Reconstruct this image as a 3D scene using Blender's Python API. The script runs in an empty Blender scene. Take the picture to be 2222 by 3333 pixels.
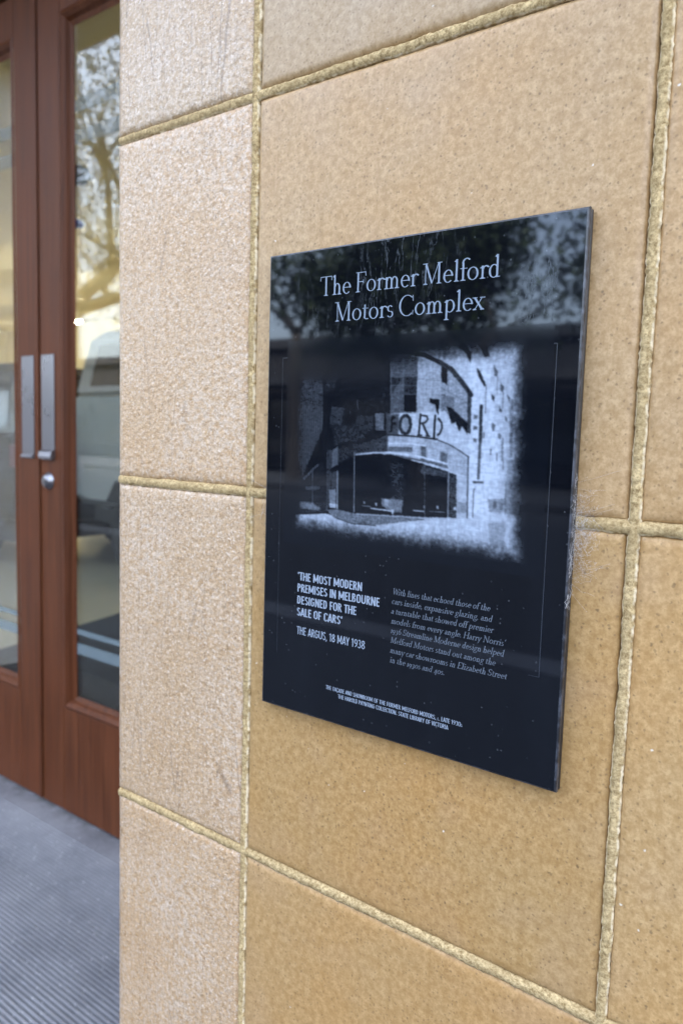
import bpy, math, random
import numpy as np
from mathutils import Vector, Matrix, noise as mnoise
R = math.radians
random.seed(7); rng = np.random.default_rng(7)
SC = bpy.context.scene
COL = SC.collection

# ---------------------------------------------------------------- camera
cam_d = bpy.data.cameras.new('camera'); cam = bpy.data.objects.new('camera', cam_d); COL.objects.link(cam)
SC.camera = cam
cam.matrix_world = Matrix(((0.79531756, -0.08244973, 0.60055976, 0.0),
                           (0.60550069, 0.06071384, -0.79352551, -0.545),
                           (0.02896367, 0.99474412, 0.09821015, 1.2),
                           (0, 0, 0, 1)))
cam_d.sensor_fit = 'VERTICAL'; cam_d.sensor_height = 36.0; cam_d.lens = 27.09
cam_d.clip_start = 0.02; cam_d.clip_end = 1500
cam_d.dof.use_dof = True; cam_d.dof.focus_distance = 0.62; cam_d.dof.aperture_fstop = 7.0

# ---------------------------------------------------------------- sky, sun, exposure
SUN_EL, SUN_AZ = 58, 20          # azimuth from +Y (behind the building) towards +X
w = bpy.data.worlds.new('World'); SC.world = w; w.use_nodes = True
nt = w.node_tree; bg = nt.nodes['Background']
sky = nt.nodes.new('ShaderNodeTexSky'); sky.sky_type = 'NISHITA'; sky.sun_disc = False
sky.sun_elevation = R(SUN_EL); sky.sun_rotation = R(SUN_AZ)
sky.air_density = 1.0; sky.dust_density = 5.0; sky.ozone_density = 1.0; sky.altitude = 50
hsv = nt.nodes.new('ShaderNodeHueSaturation'); hsv.inputs['Saturation'].default_value = .62        # thin high cloud greys the blue
nt.links.new(sky.outputs[0], hsv.inputs['Color']); nt.links.new(hsv.outputs[0], bg.inputs[0]); bg.inputs[1].default_value = 0.15
sd = bpy.data.lights.new('sun', 'SUN'); sd.energy = 1.5; sd.angle = R(10); sd.color = (1.0, 0.94, 0.84)
so = bpy.data.objects.new('sun', sd); COL.objects.link(so)
sdir = Vector((math.sin(R(SUN_AZ)) * math.cos(R(SUN_EL)), math.cos(R(SUN_AZ)) * math.cos(R(SUN_EL)), math.sin(R(SUN_EL))))
so.rotation_euler = sdir.to_track_quat('Z', 'Y').to_euler(); so.location = sdir * 30
SC.view_settings.view_transform = 'Standard'; SC.view_settings.look = 'None'
SC.view_settings.exposure = 3.7; SC.view_settings.gamma = 1.0
SC.cycles.max_bounces = 10; SC.cycles.transparent_max_bounces = 12
SC.cycles.caustics_reflective = False; SC.cycles.caustics_refractive = False
SC.cycles.sample_clamp_indirect = 6.0

# ---------------------------------------------------------------- object helpers
def link(o, parent=None):
    COL.objects.link(o)
    if parent is not None: o.parent = parent
    return o
def tag(o, label=None, cat=None, group=None, kind=None):
    if label: o['label'] = label
    if cat: o['category'] = cat
    if group: o['group'] = group
    if kind: o['kind'] = kind
    return o
def empty(name, loc=(0, 0, 0), rz=0.0):
    o = bpy.data.objects.new(name, None); o.location = loc; o.rotation_euler = (0, 0, rz)
    o.empty_display_size = 0.1
    return link(o)
def copy_tree(o, parent=None):
    c = o.copy(); COL.objects.link(c)
    if parent is not None: c.parent = parent
    for ch in [x for x in SC.objects if x.parent == o]: copy_tree(ch, c)
    return c
class MB:
    def __init__(s): s.v = []; s.f = []; s.sm = []
    def add(s, vs, fs, smooth=False):
        b = len(s.v); s.v += [tuple(p) for p in vs]
        s.f += [tuple(i + b for i in f) for f in fs]; s.sm += [smooth] * len(fs); return s
    def box(s, x0, x1, y0, y1, z0, z1):
        return s.add([(x0,y0,z0),(x1,y0,z0),(x1,y1,z0),(x0,y1,z0),(x0,y0,z1),(x1,y0,z1),(x1,y1,z1),(x0,y1,z1)],
              [(0,3,2,1),(4,5,6,7),(0,1,5,4),(1,2,6,5),(2,3,7,6),(3,0,4,7)])
    def bbox(s, x0, x1, y0, y1, z0, z1, b=0.003):      # box with chamfered edges
        vs = []; idx = {}
        for i, x in enumerate((x0, x1)):
            for j, y in enumerate((y0, y1)):
                for k, z in enumerate((z0, z1)):
                    sx, sy, sz = (1 - 2*i)*b, (1 - 2*j)*b, (1 - 2*k)*b
                    idx[i,j,k] = (len(vs), len(vs)+1, len(vs)+2)
                    vs += [(x, y+sy, z+sz), (x+sx, y, z+sz), (x+sx, y+sy, z)]
        F = []
        for i in (0,1): F.append([idx[i,a,c][0] for a, c in ((0,0),(0,1),(1,1),(1,0))][::1 if i == 0 else -1])
        for j in (0,1): F.append([idx[a,j,c][1] for a, c in ((0,0),(1,0),(1,1),(0,1))][::1 if j == 0 else -1])
        for k in (0,1): F.append([idx[a,c,k][2] for a, c in ((0,0),(0,1),(1,1),(1,0))][::1 if k == 0 else -1])
        for j in (0,1):
            for k in (0,1): F.append([idx[0,j,k][1], idx[1,j,k][1], idx[1,j,k][2], idx[0,j,k][2]])
        for i in (0,1):
            for k in (0,1): F.append([idx[i,0,k][0], idx[i,1,k][0], idx[i,1,k][2], idx[i,0,k][2]])
        for i in (0,1):
            for j in (0,1): F.append([idx[i,j,0][0], idx[i,j,1][0], idx[i,j,1][1], idx[i,j,0][1]])
        for q in idx.values(): F.append(list(q))
        return s.add(vs, F)
    def prism(s, poly, y0, y1, inset=0.0, b=0.0):       # polygon in (x, z) pushed along y, rounded by an inset at both ends
        n = len(poly); cx = sum(p[0] for p in poly)/n; cz = sum(p[1] for p in poly)/n
        def lay(y, k):
            return [(p[0] - k*((p[0]-cx) > 0) + k*((p[0]-cx) < 0), y, p[1] - k*((p[1]-cz) > 0) + k*((p[1]-cz) < 0)) for p in poly]
        L = [lay(y0, 0), lay(y1, 0)] if b <= 0 else [lay(y0, inset), lay(y0+b, 0), lay(y1-b, 0), lay(y1, inset)]
        vs = [p for l in L for p in l]; F = [tuple(range(n-1, -1, -1)), tuple(range((len(L)-1)*n, len(L)*n))]
        for k in range(len(L)-1):
            for i in range(n): F.append((k*n+i, k*n+(i+1) % n, (k+1)*n+(i+1) % n, (k+1)*n+i))
        return s.add(vs, F)
    def tube(s, pts, rad, n=8, cap=True):
        pts = [Vector(p) for p in pts]; rad = rad if hasattr(rad, '__len__') else [rad]*len(pts)
        vs = []; up = None
        for i, p in enumerate(pts):
            d = (pts[min(i+1, len(pts)-1)] - pts[max(i-1, 0)]).normalized()
            if up is None: up = d.orthogonal().normalized()
            up = (up - d*up.dot(d)).normalized(); sd_ = d.cross(up)
            for k in range(n):
                a = 2*math.pi*k/n; vs.append(p + (up*math.cos(a) + sd_*math.sin(a))*rad[i])
        F = []
        for i in range(len(pts)-1):
            for k in range(n): F.append((i*n+k, i*n+(k+1) % n, (i+1)*n+(k+1) % n, (i+1)*n+k))
        if cap: F += [tuple(range(n-1, -1, -1)), tuple(range((len(pts)-1)*n, len(pts)*n))]
        return s.add(vs, F, True)
    def lathe(s, prof, c, axis='y', n=28):              # prof: (radius, along axis)
        vs = []; F = []
        for r, h in prof:
            for k in range(n):
                a = 2*math.pi*k/n
                if axis == 'y': vs.append((c[0]+r*math.cos(a), c[1]+h, c[2]+r*math.sin(a)))
                else: vs.append((c[0]+r*math.cos(a), c[1]+r*math.sin(a), c[2]+h))
        for i in range(len(prof)-1):
            for k in range(n): F.append((i*n+k, i*n+(k+1) % n, (i+1)*n+(k+1) % n, (i+1)*n+k))
        return s.add(vs, F, True)
    def build(s, name, mat, parent=None, recalc=True):
        me = bpy.data.meshes.new(name); me.from_pydata(s.v, [], s.f); me.materials.append(mat)
        me.polygons.foreach_set('use_smooth', s.sm)
        if recalc:
            import bmesh
            bm = bmesh.new(); bm.from_mesh(me); bmesh.ops.recalc_face_normals(bm, faces=bm.faces); bm.to_mesh(me); bm.free()
        me.update()
        return link(bpy.data.objects.new(name, me), parent)

# ---------------------------------------------------------------- material helpers
class NT:
    def __init__(s, name):
        s.m = bpy.data.materials.new(name); s.m.use_nodes = True; s.t = s.m.node_tree
        s.p = s.t.nodes['Principled BSDF']; s.out = s.t.nodes['Material Output']
        s.co = s.n('ShaderNodeTexCoord').outputs['Object']
    def n(s, typ, **kw):
        nd = s.t.nodes.new(typ)
        for k, v in kw.items(): setattr(nd, k, v)
        return nd
    def set(s, sock, v):
        if isinstance(v, bpy.types.NodeSocket): s.t.links.new(v, sock)
        else:
            if sock.type == 'RGBA' and len(v) == 3: v = (*v, 1)
            sock.default_value = v
    def scale(s, sx, sy, sz, co=None, loc=(0, 0, 0)):
        m = s.n('ShaderNodeMapping'); s.set(m.inputs[0], co or s.co); m.inputs['Scale'].default_value = (sx, sy, sz); m.inputs['Location'].default_value = loc
        return m.outputs[0]
    def noise(s, scale, detail=3, rough=.55, co=None, dist=0.0):
        t = s.n('ShaderNodeTexNoise'); s.set(t.inputs['Vector'], co or s.co)
        t.inputs['Scale'].default_value = scale; t.inputs['Detail'].default_value = detail
        t.inputs['Roughness'].default_value = rough; t.inputs['Distortion'].default_value = dist
        return t.outputs[0]
    def vor(s, scale, feature='F1', co=None, rand=1.0):
        t = s.n('ShaderNodeTexVoronoi', feature=feature); s.set(t.inputs['Vector'], co or s.co)
        t.inputs['Scale'].default_value = scale; t.inputs['Randomness'].default_value = rand
        return t
    def ramp(s, v, stops, interp='LINEAR'):
        r = s.n('ShaderNodeValToRGB'); s.set(r.inputs[0], v); cr = r.color_ramp; cr.interpolation = interp
        while len(cr.elements) < len(stops): cr.elements.new(0.5)
        for e, (p, c) in zip(cr.elements, stops):
            e.position = p; e.color = (c, c, c, 1) if not hasattr(c, '__len__') else (*c, 1)
        return r.outputs[0]
    def mix(s, f, a, b, mode='MIX'):
        m = s.n('ShaderNodeMix', data_type='RGBA', blend_type=mode)
        s.set(m.inputs[0], f); s.set(m.inputs[6], a); s.set(m.inputs[7], b); return m.outputs[2]
    def math(s, op, a, b=0.0, c=0.0):
        m = s.n('ShaderNodeMath', operation=op); s.set(m.inputs[0], a); s.set(m.inputs[1], b); s.set(m.inputs[2], c); return m.outputs[0]
    def bump(s, h, strength=.3, dist=.001):
        b = s.n('ShaderNodeBump'); s.set(b.inputs['Height'], h); b.inputs['Strength'].default_value = strength; b.inputs['Distance'].default_value = dist
        s.t.links.new(b.outputs[0], s.p.inputs['Normal'])
    def base(s, c=None, rough=None, spec=None, metal=None):
        if c is not None: s.set(s.p.inputs['Base Color'], c)
        if rough is not None: s.set(s.p.inputs['Roughness'], rough)
        if spec is not None: s.set(s.p.inputs['Specular IOR Level'], spec)
        if metal is not None: s.set(s.p.inputs['Metallic'], metal)
        return s
def plain(name, c, rough=.5, metal=0.0, spec=.5, var=.12, sc=6.0, bump=0.0):
    m = NT(name); nz = m.noise(sc, 4)
    m.base(m.mix(m.ramp(nz, [(.3, 0.0), (.7, 1.0)]), tuple(x*(1-var) for x in c), tuple(min(1, x*(1+var)) for x in c)), rough, spec, metal)
    if bump: m.bump(m.noise(sc*30, 3), bump, .002)
    return m.m

# ---------------------------------------------------------------- materials of the wall
def tile_mat(name, left=False):
    m = NT(name)
    oi = m.n('ShaderNodeObjectInfo')
    base = oi.outputs['Color']
    jn = m.n('ShaderNodeTexNoise'); jn.inputs['Scale'].default_value = 260; m.set(jn.inputs['Vector'], m.co); m.jit = jn.outputs['Color']
    grain = m.noise(150, 5, .62); fine = m.noise(420, 3, .6); cloud = m.noise(4.5, 4, .6); big = m.noise(13, 3, .5)
    dark = m.mix(1.0, base, (.78, .70, .58), 'MULTIPLY'); lite = m.mix(1.0, base, (1.26, 1.30, 1.42), 'MULTIPLY')
    c = m.mix(m.ramp(grain, [(.38, 0.0), (.62, 1.0)]), dark, lite)
    c = m.mix(.42, c, base); c = m.mix(m.ramp(fine, [(.40, .38), (.55, 0.0)]), c, m.mix(1.0, base, (.66, .60, .50), 'MULTIPLY'))
    warm = m.mix(1.0, c, (1.01, .89, .70), 'MULTIPLY')
    c = m.mix(m.math('MULTIPLY', m.ramp(cloud, [(.44, 0.0), (.70, 1.0)]), .75 if not left else .40), c, warm)
    cool = m.mix(.16, c, (.50, .44, .42))
    c = m.mix(m.math('MULTIPLY', m.ramp(big, [(.50, 0.0), (.72, 1.0)]), .45), c, cool)
    if left:                                               # pale mottled glaze, its white glints and pit shade painted into the colour
        blot = m.noise(130, 6, .70); zone = m.noise(7, 3, .5)
        k = m.math('MULTIPLY', m.ramp(blot, [(.43, 0.0), (.60, 1.0)]), m.ramp(zone, [(.36, .15), (.64, .85)]))
        c = m.mix(m.math('MULTIPLY', k, .75), c, (.64, .54, .44))
        pit = m.noise(330, 4, .75)
        c = m.mix(m.ramp(pit, [(.34, .80), (.47, 0.0)]), c, (.22, .14, .075)); c = m.mix(m.ramp(m.noise(300, 3, .7, m.scale(1, 1, 1, None, (3, 5, 7))), [(.54, 0.0), (.66, .7)]), c, (.72, .62, .52))
        # fine crazing, mostly running up and down
        ck = m.vor(11, 'DISTANCE_TO_EDGE', m.scale(6.5, .2, .22, m.mix(.012, m.co, m.n('ShaderNodeTexNoise').outputs['Color'])))
        line = m.math('MULTIPLY', m.ramp(ck.outputs['Distance'], [(.005, 1.0), (.017, 0.0)]), m.ramp(m.noise(4.5, 2), [(.38, 0.0), (.55, .42)]))
        c = m.mix(line, c, (.13, .09, .065))
    # iron spots and pale flecks
    for sc, thr, gate, colr, st in ((150, .15, .66, (.14, .08, .035), .62), (80, .10, .74, (.09, .055, .03), .58), (250, .26, .52, (.17, .105, .048), .55), (75, .07, .88, (.72, .69, .63), .8)) if not left else ((150, .13, .86, (.12, .07, .035), .6), (210, .22, .74, (.16, .10, .05), .5)):
        v = m.vor(sc, co=m.mix(.0035, m.co, m.jit))
        sp = m.math('MULTIPLY', m.ramp(v.outputs['Distance'], [(thr*.55, 1.0), (thr*1.25, 0.0)]), m.math('GREATER_THAN', m.n('ShaderNodeSeparateColor').outputs[0], gate))
        sep = sp.node.inputs[1].links[0].from_node.inputs[0].links[0].from_node
        m.t.links.new(v.outputs['Color'], sep.inputs[0])
        c = m.mix(m.math('MULTIPLY', sp, st), c, colr)
    if not left:                                           # faint run marks under the plaque
        runs = m.noise(1.0, 3, .6, m.scale(55, 1, 2.2))
        c = m.mix(m.ramp(runs, [(.60, 0.0), (.72, .28)]), c, m.mix(1.0, c, (.72, .64, .50), 'MULTIPLY'))
    rg = m.ramp(m.noise(30, 3), [(.3, .24 if left else .34), (.7, .36 if left else .46)])
    m.base(c, rg, .5)
    if left: m.bump(m.math('ADD', m.noise(230, 4, .6), m.math('MULTIPLY', m.noise(90, 2), .6)), .95, .0014)
    else: m.bump(m.math('ADD', m.noise(170, 3, .5), m.math('MULTIPLY', fine, .3)), .22, .0008)
    return m.m
M_TILE = tile_mat('glazed_buff_faience'); M_TILE_L = tile_mat('crazed_pale_faience', True)

m = NT('sandy_mortar')
sand = m.noise(340, 4, .78); pat = m.noise(26, 4, .6)
c = m.mix(m.ramp(sand, [(.34, 0.0), (.66, 1.0)]), (.21, .135, .055), (.72, .55, .295))
c = m.mix(m.ramp(pat, [(.35, .5), (.62, 0.0)]), c, (.29, .205, .098))
att = m.n('ShaderNodeAttribute', attribute_name='edge')
edge = m.math('MULTIPLY', m.ramp(att.outputs['Fac'], [(.62, 0.0), (.84, 1.0)]), m.ramp(m.noise(110, 3), [(.42, 0.0), (.56, .92)]))
c = m.mix(edge, c, (.76, .65, .45))
m.base(c, .95, .15); m.bump(sand, .8, .0012)
M_MORTAR = m.m

# ---------------------------------------------------------------- tiled wall beside the door
XJ = (-0.740, -0.5265, -0.1600, 0.2070, 0.5740, 0.9410, 1.3080, 1.6750)      # left end, then the centre of every upright joint
ZJ = (-.02, 0.4045, 0.7735, 1.1430, 1.5130, 1.8830, 2.2530, 2.6230, 2.9930, 3.3630, 3.7330, 3.95)
wall = empty('tiled_wall', (0, 0, 0))
tag(wall, 'buff glazed block wall with thick sandy mortar joints, carrying the black plaque', 'wall')
def smooth_noise(x, y, s): return mnoise.noise(Vector((x*s, y*s, 3.7)))
def make_block(x0, x1, z0, z1, left, seed, dense):
    """A glazed block: a slightly uneven face whose edges roll back into the joint."""
    def params(a, b, r0, r1, n):
        ks = [a + r0*t for t in (0, .08, .22, .42, .68, 1)] if r0 else [a]
        ke = [b - r1*t for t in (1, .68, .42, .22, .08, 0)]
        mid = [ks[-1] + (ke[0]-ks[-1])*i/n for i in range(1, n)]
        return ks + mid + ke
    r = .0075; rl = .016 if left else r
    n = 40 if dense else 4
    xs = params(x0, x1, rl, r, n); zs = params(z0, z1, r, r, n)
    rx, rz, dy = random.uniform(-.0012, .0012), random.uniform(-.0012, .0012), random.uniform(-.0004, .0004)
    cx, cz = (x0+x1)/2, (z0+z1)/2; V = []; F = []
    def roll(t, rr, depth):
        return depth*(1 - math.sqrt(max(0, 1 - (1-t/rr)**2))) if t < rr else 0
    for x in xs:
        for z in zs:
            y = dy + (x-cx)*rx*3 + (z-cz)*rz*3
            y += max(roll(x-x0, rl, .016 if left else .0045), roll(x1-x, r, .0045), roll(z-z0, r, .0045), roll(z1-z, r, .0045))
            if dense: y += .0003*smooth_noise(x + seed, z, 9) + .00022*smooth_noise(x, z + seed, 34)
            V.append((x, y, z))
    nz = len(zs)
    for i in range(len(xs)-1):
        for j in range(nz-1):
            F.append((i*nz+j, (i+1)*nz+j, (i+1)*nz+j+1, i*nz+j+1))
    # sides back to the core
    ring = [i*nz for i in range(len(xs))] + [(len(xs)-1)*nz+j for j in range(1, nz)] + [i*nz+nz-1 for i in range(len(xs)-2, -1, -1)] + [j for j in range(nz-2, 0, -1)]
    b = len(V); V += [(V[i][0], .06, V[i][2]) for i in ring]; L = len(ring)
    for k in range(L): F.append((ring[k], b+k, b+(k+1) % L, ring[(k+1) % L]))
    o = MB().add(V, F, True).build('facing_block', M_TILE_L if left else M_TILE, wall, recalc=False)
    return o
G = .0041
cols = [(.43, .275, .130), (.42, .262, .118), (.44, .282, .135), (.41, .256, .112)]
lcols = [(.475, .325, .188), (.465, .318, .185), (.49, .325, .178), (.48, .305, .150)]
for i in range(len(XJ)-1):
    for j in range(len(ZJ)-1):
        x0 = XJ[i] + (G if i else 0); x1 = XJ[i+1] - G; z0 = ZJ[j] + G; z1 = ZJ[j+1] - G
        dense = i <= 2 and 1 <= j <= 5
        o = make_block(x0, x1, z0, z1, i == 0, i*3.1 + j*7.7, dense)
        cc = lcols[(j*2+i) % 4] if i == 0 else cols[(i*2 + j*3) % 4]
        if i == 1 and j == 4: cc = (.38, .272, .152)  # upper blocks greyer, lower ones more golden: wall shading put into the colour
        if i == 1 and j == 1: cc = (.425, .268, .116)
        if i == 1 and j == 2: cc = (.40, .255, .108)
        if i == 1 and j == 3: cc = (.425, .284, .142)
        if i == 2: cc = (.435, .290, .145) if j > 2 else (.45, .292, .132)
        if i == 0 and j == 4: cc = (.445, .315, .185)
        o.color = (*cc, 1)
        if i == 0: o['label'] = 'pale crazed glazed block of the end column'

def joint(mb, attr, p0, p1, horizontal, step):
    """One raised, hand-struck mortar joint with ragged edges."""
    n = int((Vector(p1)-Vector(p0)).length/step); prof = [-1.0, -.93, -.8, -.5, 0, .5, .8, .93, 1.0]
    V = []; F = []; A = []
    off = random.uniform(0, 50)
    for i in range(n+1):
        t = i/n; x = p0[0] + (p1[0]-p0[0])*t; z = p0[1] + (p1[1]-p0[1])*t; s = (x if horizontal else z)
        wob = .0007*mnoise.noise(Vector((s*11, off, 0)))
        hw = [(.0054 if horizontal else .0046) + .0011*mnoise.noise(Vector((s*60, off+k*9, 1))) + .0010*mnoise.noise(Vector((s*330, off+k*9, 2))) for k in (0, 1)]
        for q in prof:
            ww = hw[0] if q < 0 else hw[1]
            h = .0029*(1-abs(q)**2.8) - .0016
            if horizontal and q > .6: h -= .0026*(q-.6)/.4         # undercut shadow line along the top
            if not horizontal and q < -.75: h -= .0012
            if abs(q) == 1: h -= .003
            h += .0007*mnoise.noise(Vector((x*420, z*420, off))) + .0004*mnoise.noise(Vector((x*140, z*140, off)))
            u = q*ww + wob
            V.append((x + (0 if horizontal else u), -h, z + (u if horizontal else 0)))
            A.append(min(1, abs(q)) if (q < 0 or not horizontal) else 0.0)
    k = len(prof)
    for i in range(n):
        for j in range(k-1): F.append((i*k+j, (i+1)*k+j, (i+1)*k+j+1, i*k+j+1))
    mb.add(V, F, True); attr += A
mb = MB(); ea = []
for j, z in enumerate(ZJ[1:-1]):
    near = .5 < z < 1.7
    joint(mb, ea, (XJ[0]+.0095, z), (.35, z), True, .0014 if near else .006); joint(mb, ea, (.35, z), (XJ[-1], z), True, .02)
for i, x in enumerate(XJ[1:-1]):
    near = i < 2
    joint(mb, ea, (x, .40), (x + (.0015 if i else -.001), 1.72), False, .0014 if near else .02)
    joint(mb, ea, (x, .0), (x, .40), False, .012); joint(mb, ea, (x, 1.72), (x, 3.95), False, .012)
mo = mb.build('mortar', M_MORTAR, wall, recalc=False)
a = mo.data.attributes.new('edge', 'FLOAT', 'POINT'); a.data.foreach_set('value', ea)
MB().box(XJ[0]+.022, XJ[-1], .012, .79, -.02, 3.95).build('core', plain('mortar_core', (.36, .29, .17), .95), wall)

# ---------------------------------------------------------------- lettering: a small pen font drawn as strokes (cap height = 1)
def ell(cx, cy, rx, ry, a0=0, a1=360, tx=.13, ty=.05, n=None):
    """Arc with a broad-pen stress: tx thick at the sides, ty at top and bottom."""
    n = n or max(6, int(abs(a1-a0)/15)); P = []; Q = []
    for i in range(n+1):
        a = R(a0 + (a1-a0)*i/n); ca, sa = math.cos(a), math.sin(a)
        P.append((cx+rx*ca, cy+ry*sa)); Q.append((cx+(rx-tx)*ca, cy+(ry-ty)*sa))
    return [[P[i], P[i+1], Q[i+1], Q[i]] for i in range(n)]
def ln(x0, y0, x1, y1, wd):
    dx, dy = x1-x0, y1-y0; L = math.hypot(dx, dy); nx, ny = -dy/L*wd/2, dx/L*wd/2
    return [[(x0+nx, y0+ny), (x1+nx, y1+ny), (x1-nx, y1-ny), (x0-nx, y0-ny)]]
def vs(x, y0, y1, t): return [[(x-t/2, y0), (x+t/2, y0), (x+t/2, y1), (x-t/2, y1)]]
def hs(x0, x1, y, t): return [[(x0, y-t/2), (x1, y-t/2), (x1, y+t/2), (x0, y+t/2)]]
def serif_font(T=.115, t=.045, sans=False):
    X = .58 if not sans else .7; A = 1.02; g = {}
    def sf(x, y, h=.12): return [] if sans else [[(x-h, y), (x+h, y), (x+h, y+t), (x-h, y+t)], [(x-h*.75, y+t), (x+h*.75, y+t), (x+T*.5, y+t*2), (x-T*.5, y+t*2)]]
    def st(x, y):            # serif under a top
        return [] if sans else [[(x-.12, y-t), (x+.12, y-t), (x+.12, y), (x-.12, y)]]
    def fl(x, y):            # flag at the top left of a lower-case stem
        return [] if sans else [[(x-.13, y-.10), (x-T/2, y-.12), (x+T/2, y), (x-.02, y)]]
    def stem(x, y1, top='s', foot=True): return vs(x, 0, y1, T) + (sf(x, 0) if foot else []) + (st(x, y1) if top == 's' else fl(x, y1) if top == 'f' else [])
    def bowl(cx, rx, a0=0, a1=360, ry=None, cy=None): return ell(cx, (X/2 if cy is None else cy), rx, (X/2+.012 if ry is None else ry), a0, a1, T, t)
    def arch(x0, x1): # from stem at x0 over to stem at x1
        c = (x0+x1)/2+.01; r = x1+T/2-c
        return ell(c, X-.22, r, .23, 0, 165, T, t*1.2) + vs(x1, 0, X-.21, T) + sf(x1, 0)
    g['T'] = (vs(.36, 0, 1, T)+sf(.36, 0)+hs(.02, .70, 1-t/2, t)+([] if sans else ln(.035, 1, .02, .78, t)+ln(.685, 1, .70, .78, t)), .72)
    g['F'] = (stem(.17, 1)+hs(.12, .60, 1-t/2, t)+hs(.17, .47, .52, t)+([] if sans else ln(.585, 1, .605, .79, t)+ln(.47, .42, .47, .62, t)), .62)
    g['M'] = (vs(.16, 0, 1, t)+sf(.16, 0, .11)+ln(.16, 1, .48, .06, T)+ln(.48, .03, .80, 1, t)+vs(.83, 0, 1, T)+sf(.83, 0)+st(.13, 1)+st(.85, 1), 1.0)
    g['C'] = (ell(.45, .5, .42, .52, 48, 312, T, t)+([] if sans else ln(.735, .98, .755, .70, t)+ln(.74, .04, .76, .26, t*.8)), .82)
    g['H'] = (stem(.17, 1)+stem(.69, 1)+hs(.17, .69, .52, t), .86)
    g['N'] = (vs(.16, 0, 1, t)+sf(.16, 0, .1)+ln(.15, 1, .74, .04, T)+vs(.75, 0, 1, t)+st(.75, 1)+st(.12, 1), .90)
    g['S'] = (ell(.29, .74, .22, .27, 30, 270, T*.9, t)+ell(.30, .26, .25, .27, -150, 90, T*.9, t)+([] if sans else ln(.49, .98, .50, .75, t)+ln(.06, .02, .05, .26, t)), .58)
    g['W'] = (ln(.05, 1, .32, 0, T)+ln(.32, 0, .52, .95, t)+ln(.50, 1, .77, 0, T)+ln(.77, 0, .98, 1, t)+st(.08, 1)+st(.97, 1), 1.02)
    g['E'] = (stem(.17, 1)+hs(.12, .60, 1-t/2, t)+hs(.17, .48, .52, t)+hs(.12, .64, t/2, t)+ln(.63, 0, .66, .22, t)+ln(.60, 1, .61, .80, t), .68)
    g['a'] = (ell(.22, X-.18, .17, .19, 10, 165, T, t*1.3)+vs(.34, .05, X-.15, T)+ell(.20, .16, .17, .17, 40, 320, T, t)+ln(.34, .06, .47, .03, t), .46)
    g['b'] = (stem(.16, A, 'f', False)+bowl(.31, .23, -150, 150), .57)
    g['c'] = (bowl(.28, .24, 45, 315), .48)
    g['d'] = (stem(.42, A, 'f', False)+bowl(.27, .23, 30, 330)+ln(.42, .02, .55, .03, t), .58)
    g['e'] = (bowl(.28, .24, 0, 315)+hs(.07, .51, X*.56, t), .52)
    g['f'] = (vs(.17, 0, .82, T)+sf(.17, 0)+ell(.33, .80, .22, .23, 40, 180, T, t*1.4)+hs(.03, .36, X-.02, t), .34)
    g['g'] = (ell(.26, .37, .19, .21, 0, 360, T*.9, t)+ell(.27, -.16, .25, .19, 0, 360, T*.7, t)+ln(.14, .2, .16, .02, t)+ln(.4, .52, .52, .56, t), .52)
    g['h'] = (stem(.16, A, 'f')+arch(.16, .44), .60)
    g['i'] = (stem(.16, X, 'f')+ell(.15, .84, .075, .075, 0, 360, .074, .074), .30)
    g['l'] = (stem(.16, A, 'f'), .30)
    g['m'] = (stem(.16, X, 'f')+arch(.16, .43)+arch(.43, .72), .88)
    g['n'] = (stem(.16, X, 'f')+arch(.16, .44), .60)
    g['o'] = (bowl(.29, .26), .58)
    g['p'] = (vs(.16, -.36, X, T)+sf(.16, -.36)+fl(.16, X)+bowl(.31, .24, -150, 150), .58)
    g['r'] = (stem(.16, X, 'f')+ell(.31, X-.19, .19, .2, 35, 160, T, t*1.6), .40)
    g['s'] = (ell(.20, .43, .15, .16, 30, 270, T*.85, t)+ell(.21, .15, .17, .16, -150, 90, T*.85, t), .41)
    g['t'] = (vs(.17, .1, .74, T)+ell(.28, .13, .17, .14, 180, 310, T, t*1.2)+hs(.03, .35, X-.02, t), .37)
    g['u'] = (vs(.15, .16, X, T)+fl(.15, X)+ell(.28, .18, .19, .19, 180, 350, T, t*1.3)+stem(.42, X, 'f'), .58)
    g['v'] = (ln(.06, X, .26, 0, T)+ln(.26, 0, .46, X, t)+st(.08, X)+st(.45, X), .52)
    g['w'] = (ln(.06, X, .24, 0, T)+ln(.24, 0, .40, X, t)+ln(.38, X, .56, 0, T)+ln(.56, 0, .74, X, t)+st(.08, X), .78)
    g['x'] = (ln(.07, X, .43, 0, T)+ln(.08, 0, .42, X, t)+sf(.08, 0, .09)+sf(.43, 0, .09)+st(.08, X)+st(.43, X), .52)
    g['y'] = (ln(.06, X, .27, 0, T)+ln(.47, X, .16, -.34, t)+st(.08, X)+st(.46, X), .52)
    g['z'] = (hs(.05, .43, X-t/2, t)+ln(.40, X, .07, 0, T)+hs(.05, .45, t/2, t), .49)
    g['.'] = (ell(.10, .06, .07, .07, 0, 360, .069, .069), .22)
    g[','] = (ell(.10, .06, .07, .07, 0, 360, .069, .069)+ln(.14, .05, .07, -.13, t), .24)
    g["'"] = (ln(.11, 1, .07, .76, T*.7), .2)
    g['1'] = (stem(.16, X, 'f'), .32); g['0'] = (bowl(.27, .25), .54)
    g['9'] = (ell(.24, .32, .22, .25, 0, 360, T, t)+ell(.1, .30, .36, .56, -75, 0, T, t), .5)
    g['3'] = (ell(.2, .40, .18, .19, -80, 140, T, t)+ell(.2, .02, .22, .24, -140, 90, T, t), .48)
    g['6'] = (ell(.27, .26, .23, .27, 0, 360, T, t)+ell(.42, .28, .38, .66, 95, 185, T, t), .52)
    g['4'] = (ln(.04, .02, .34, .58, t)+hs(.02, .52, .02, t)+vs(.36, -.3, .58, T), .54)
    return g
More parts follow.
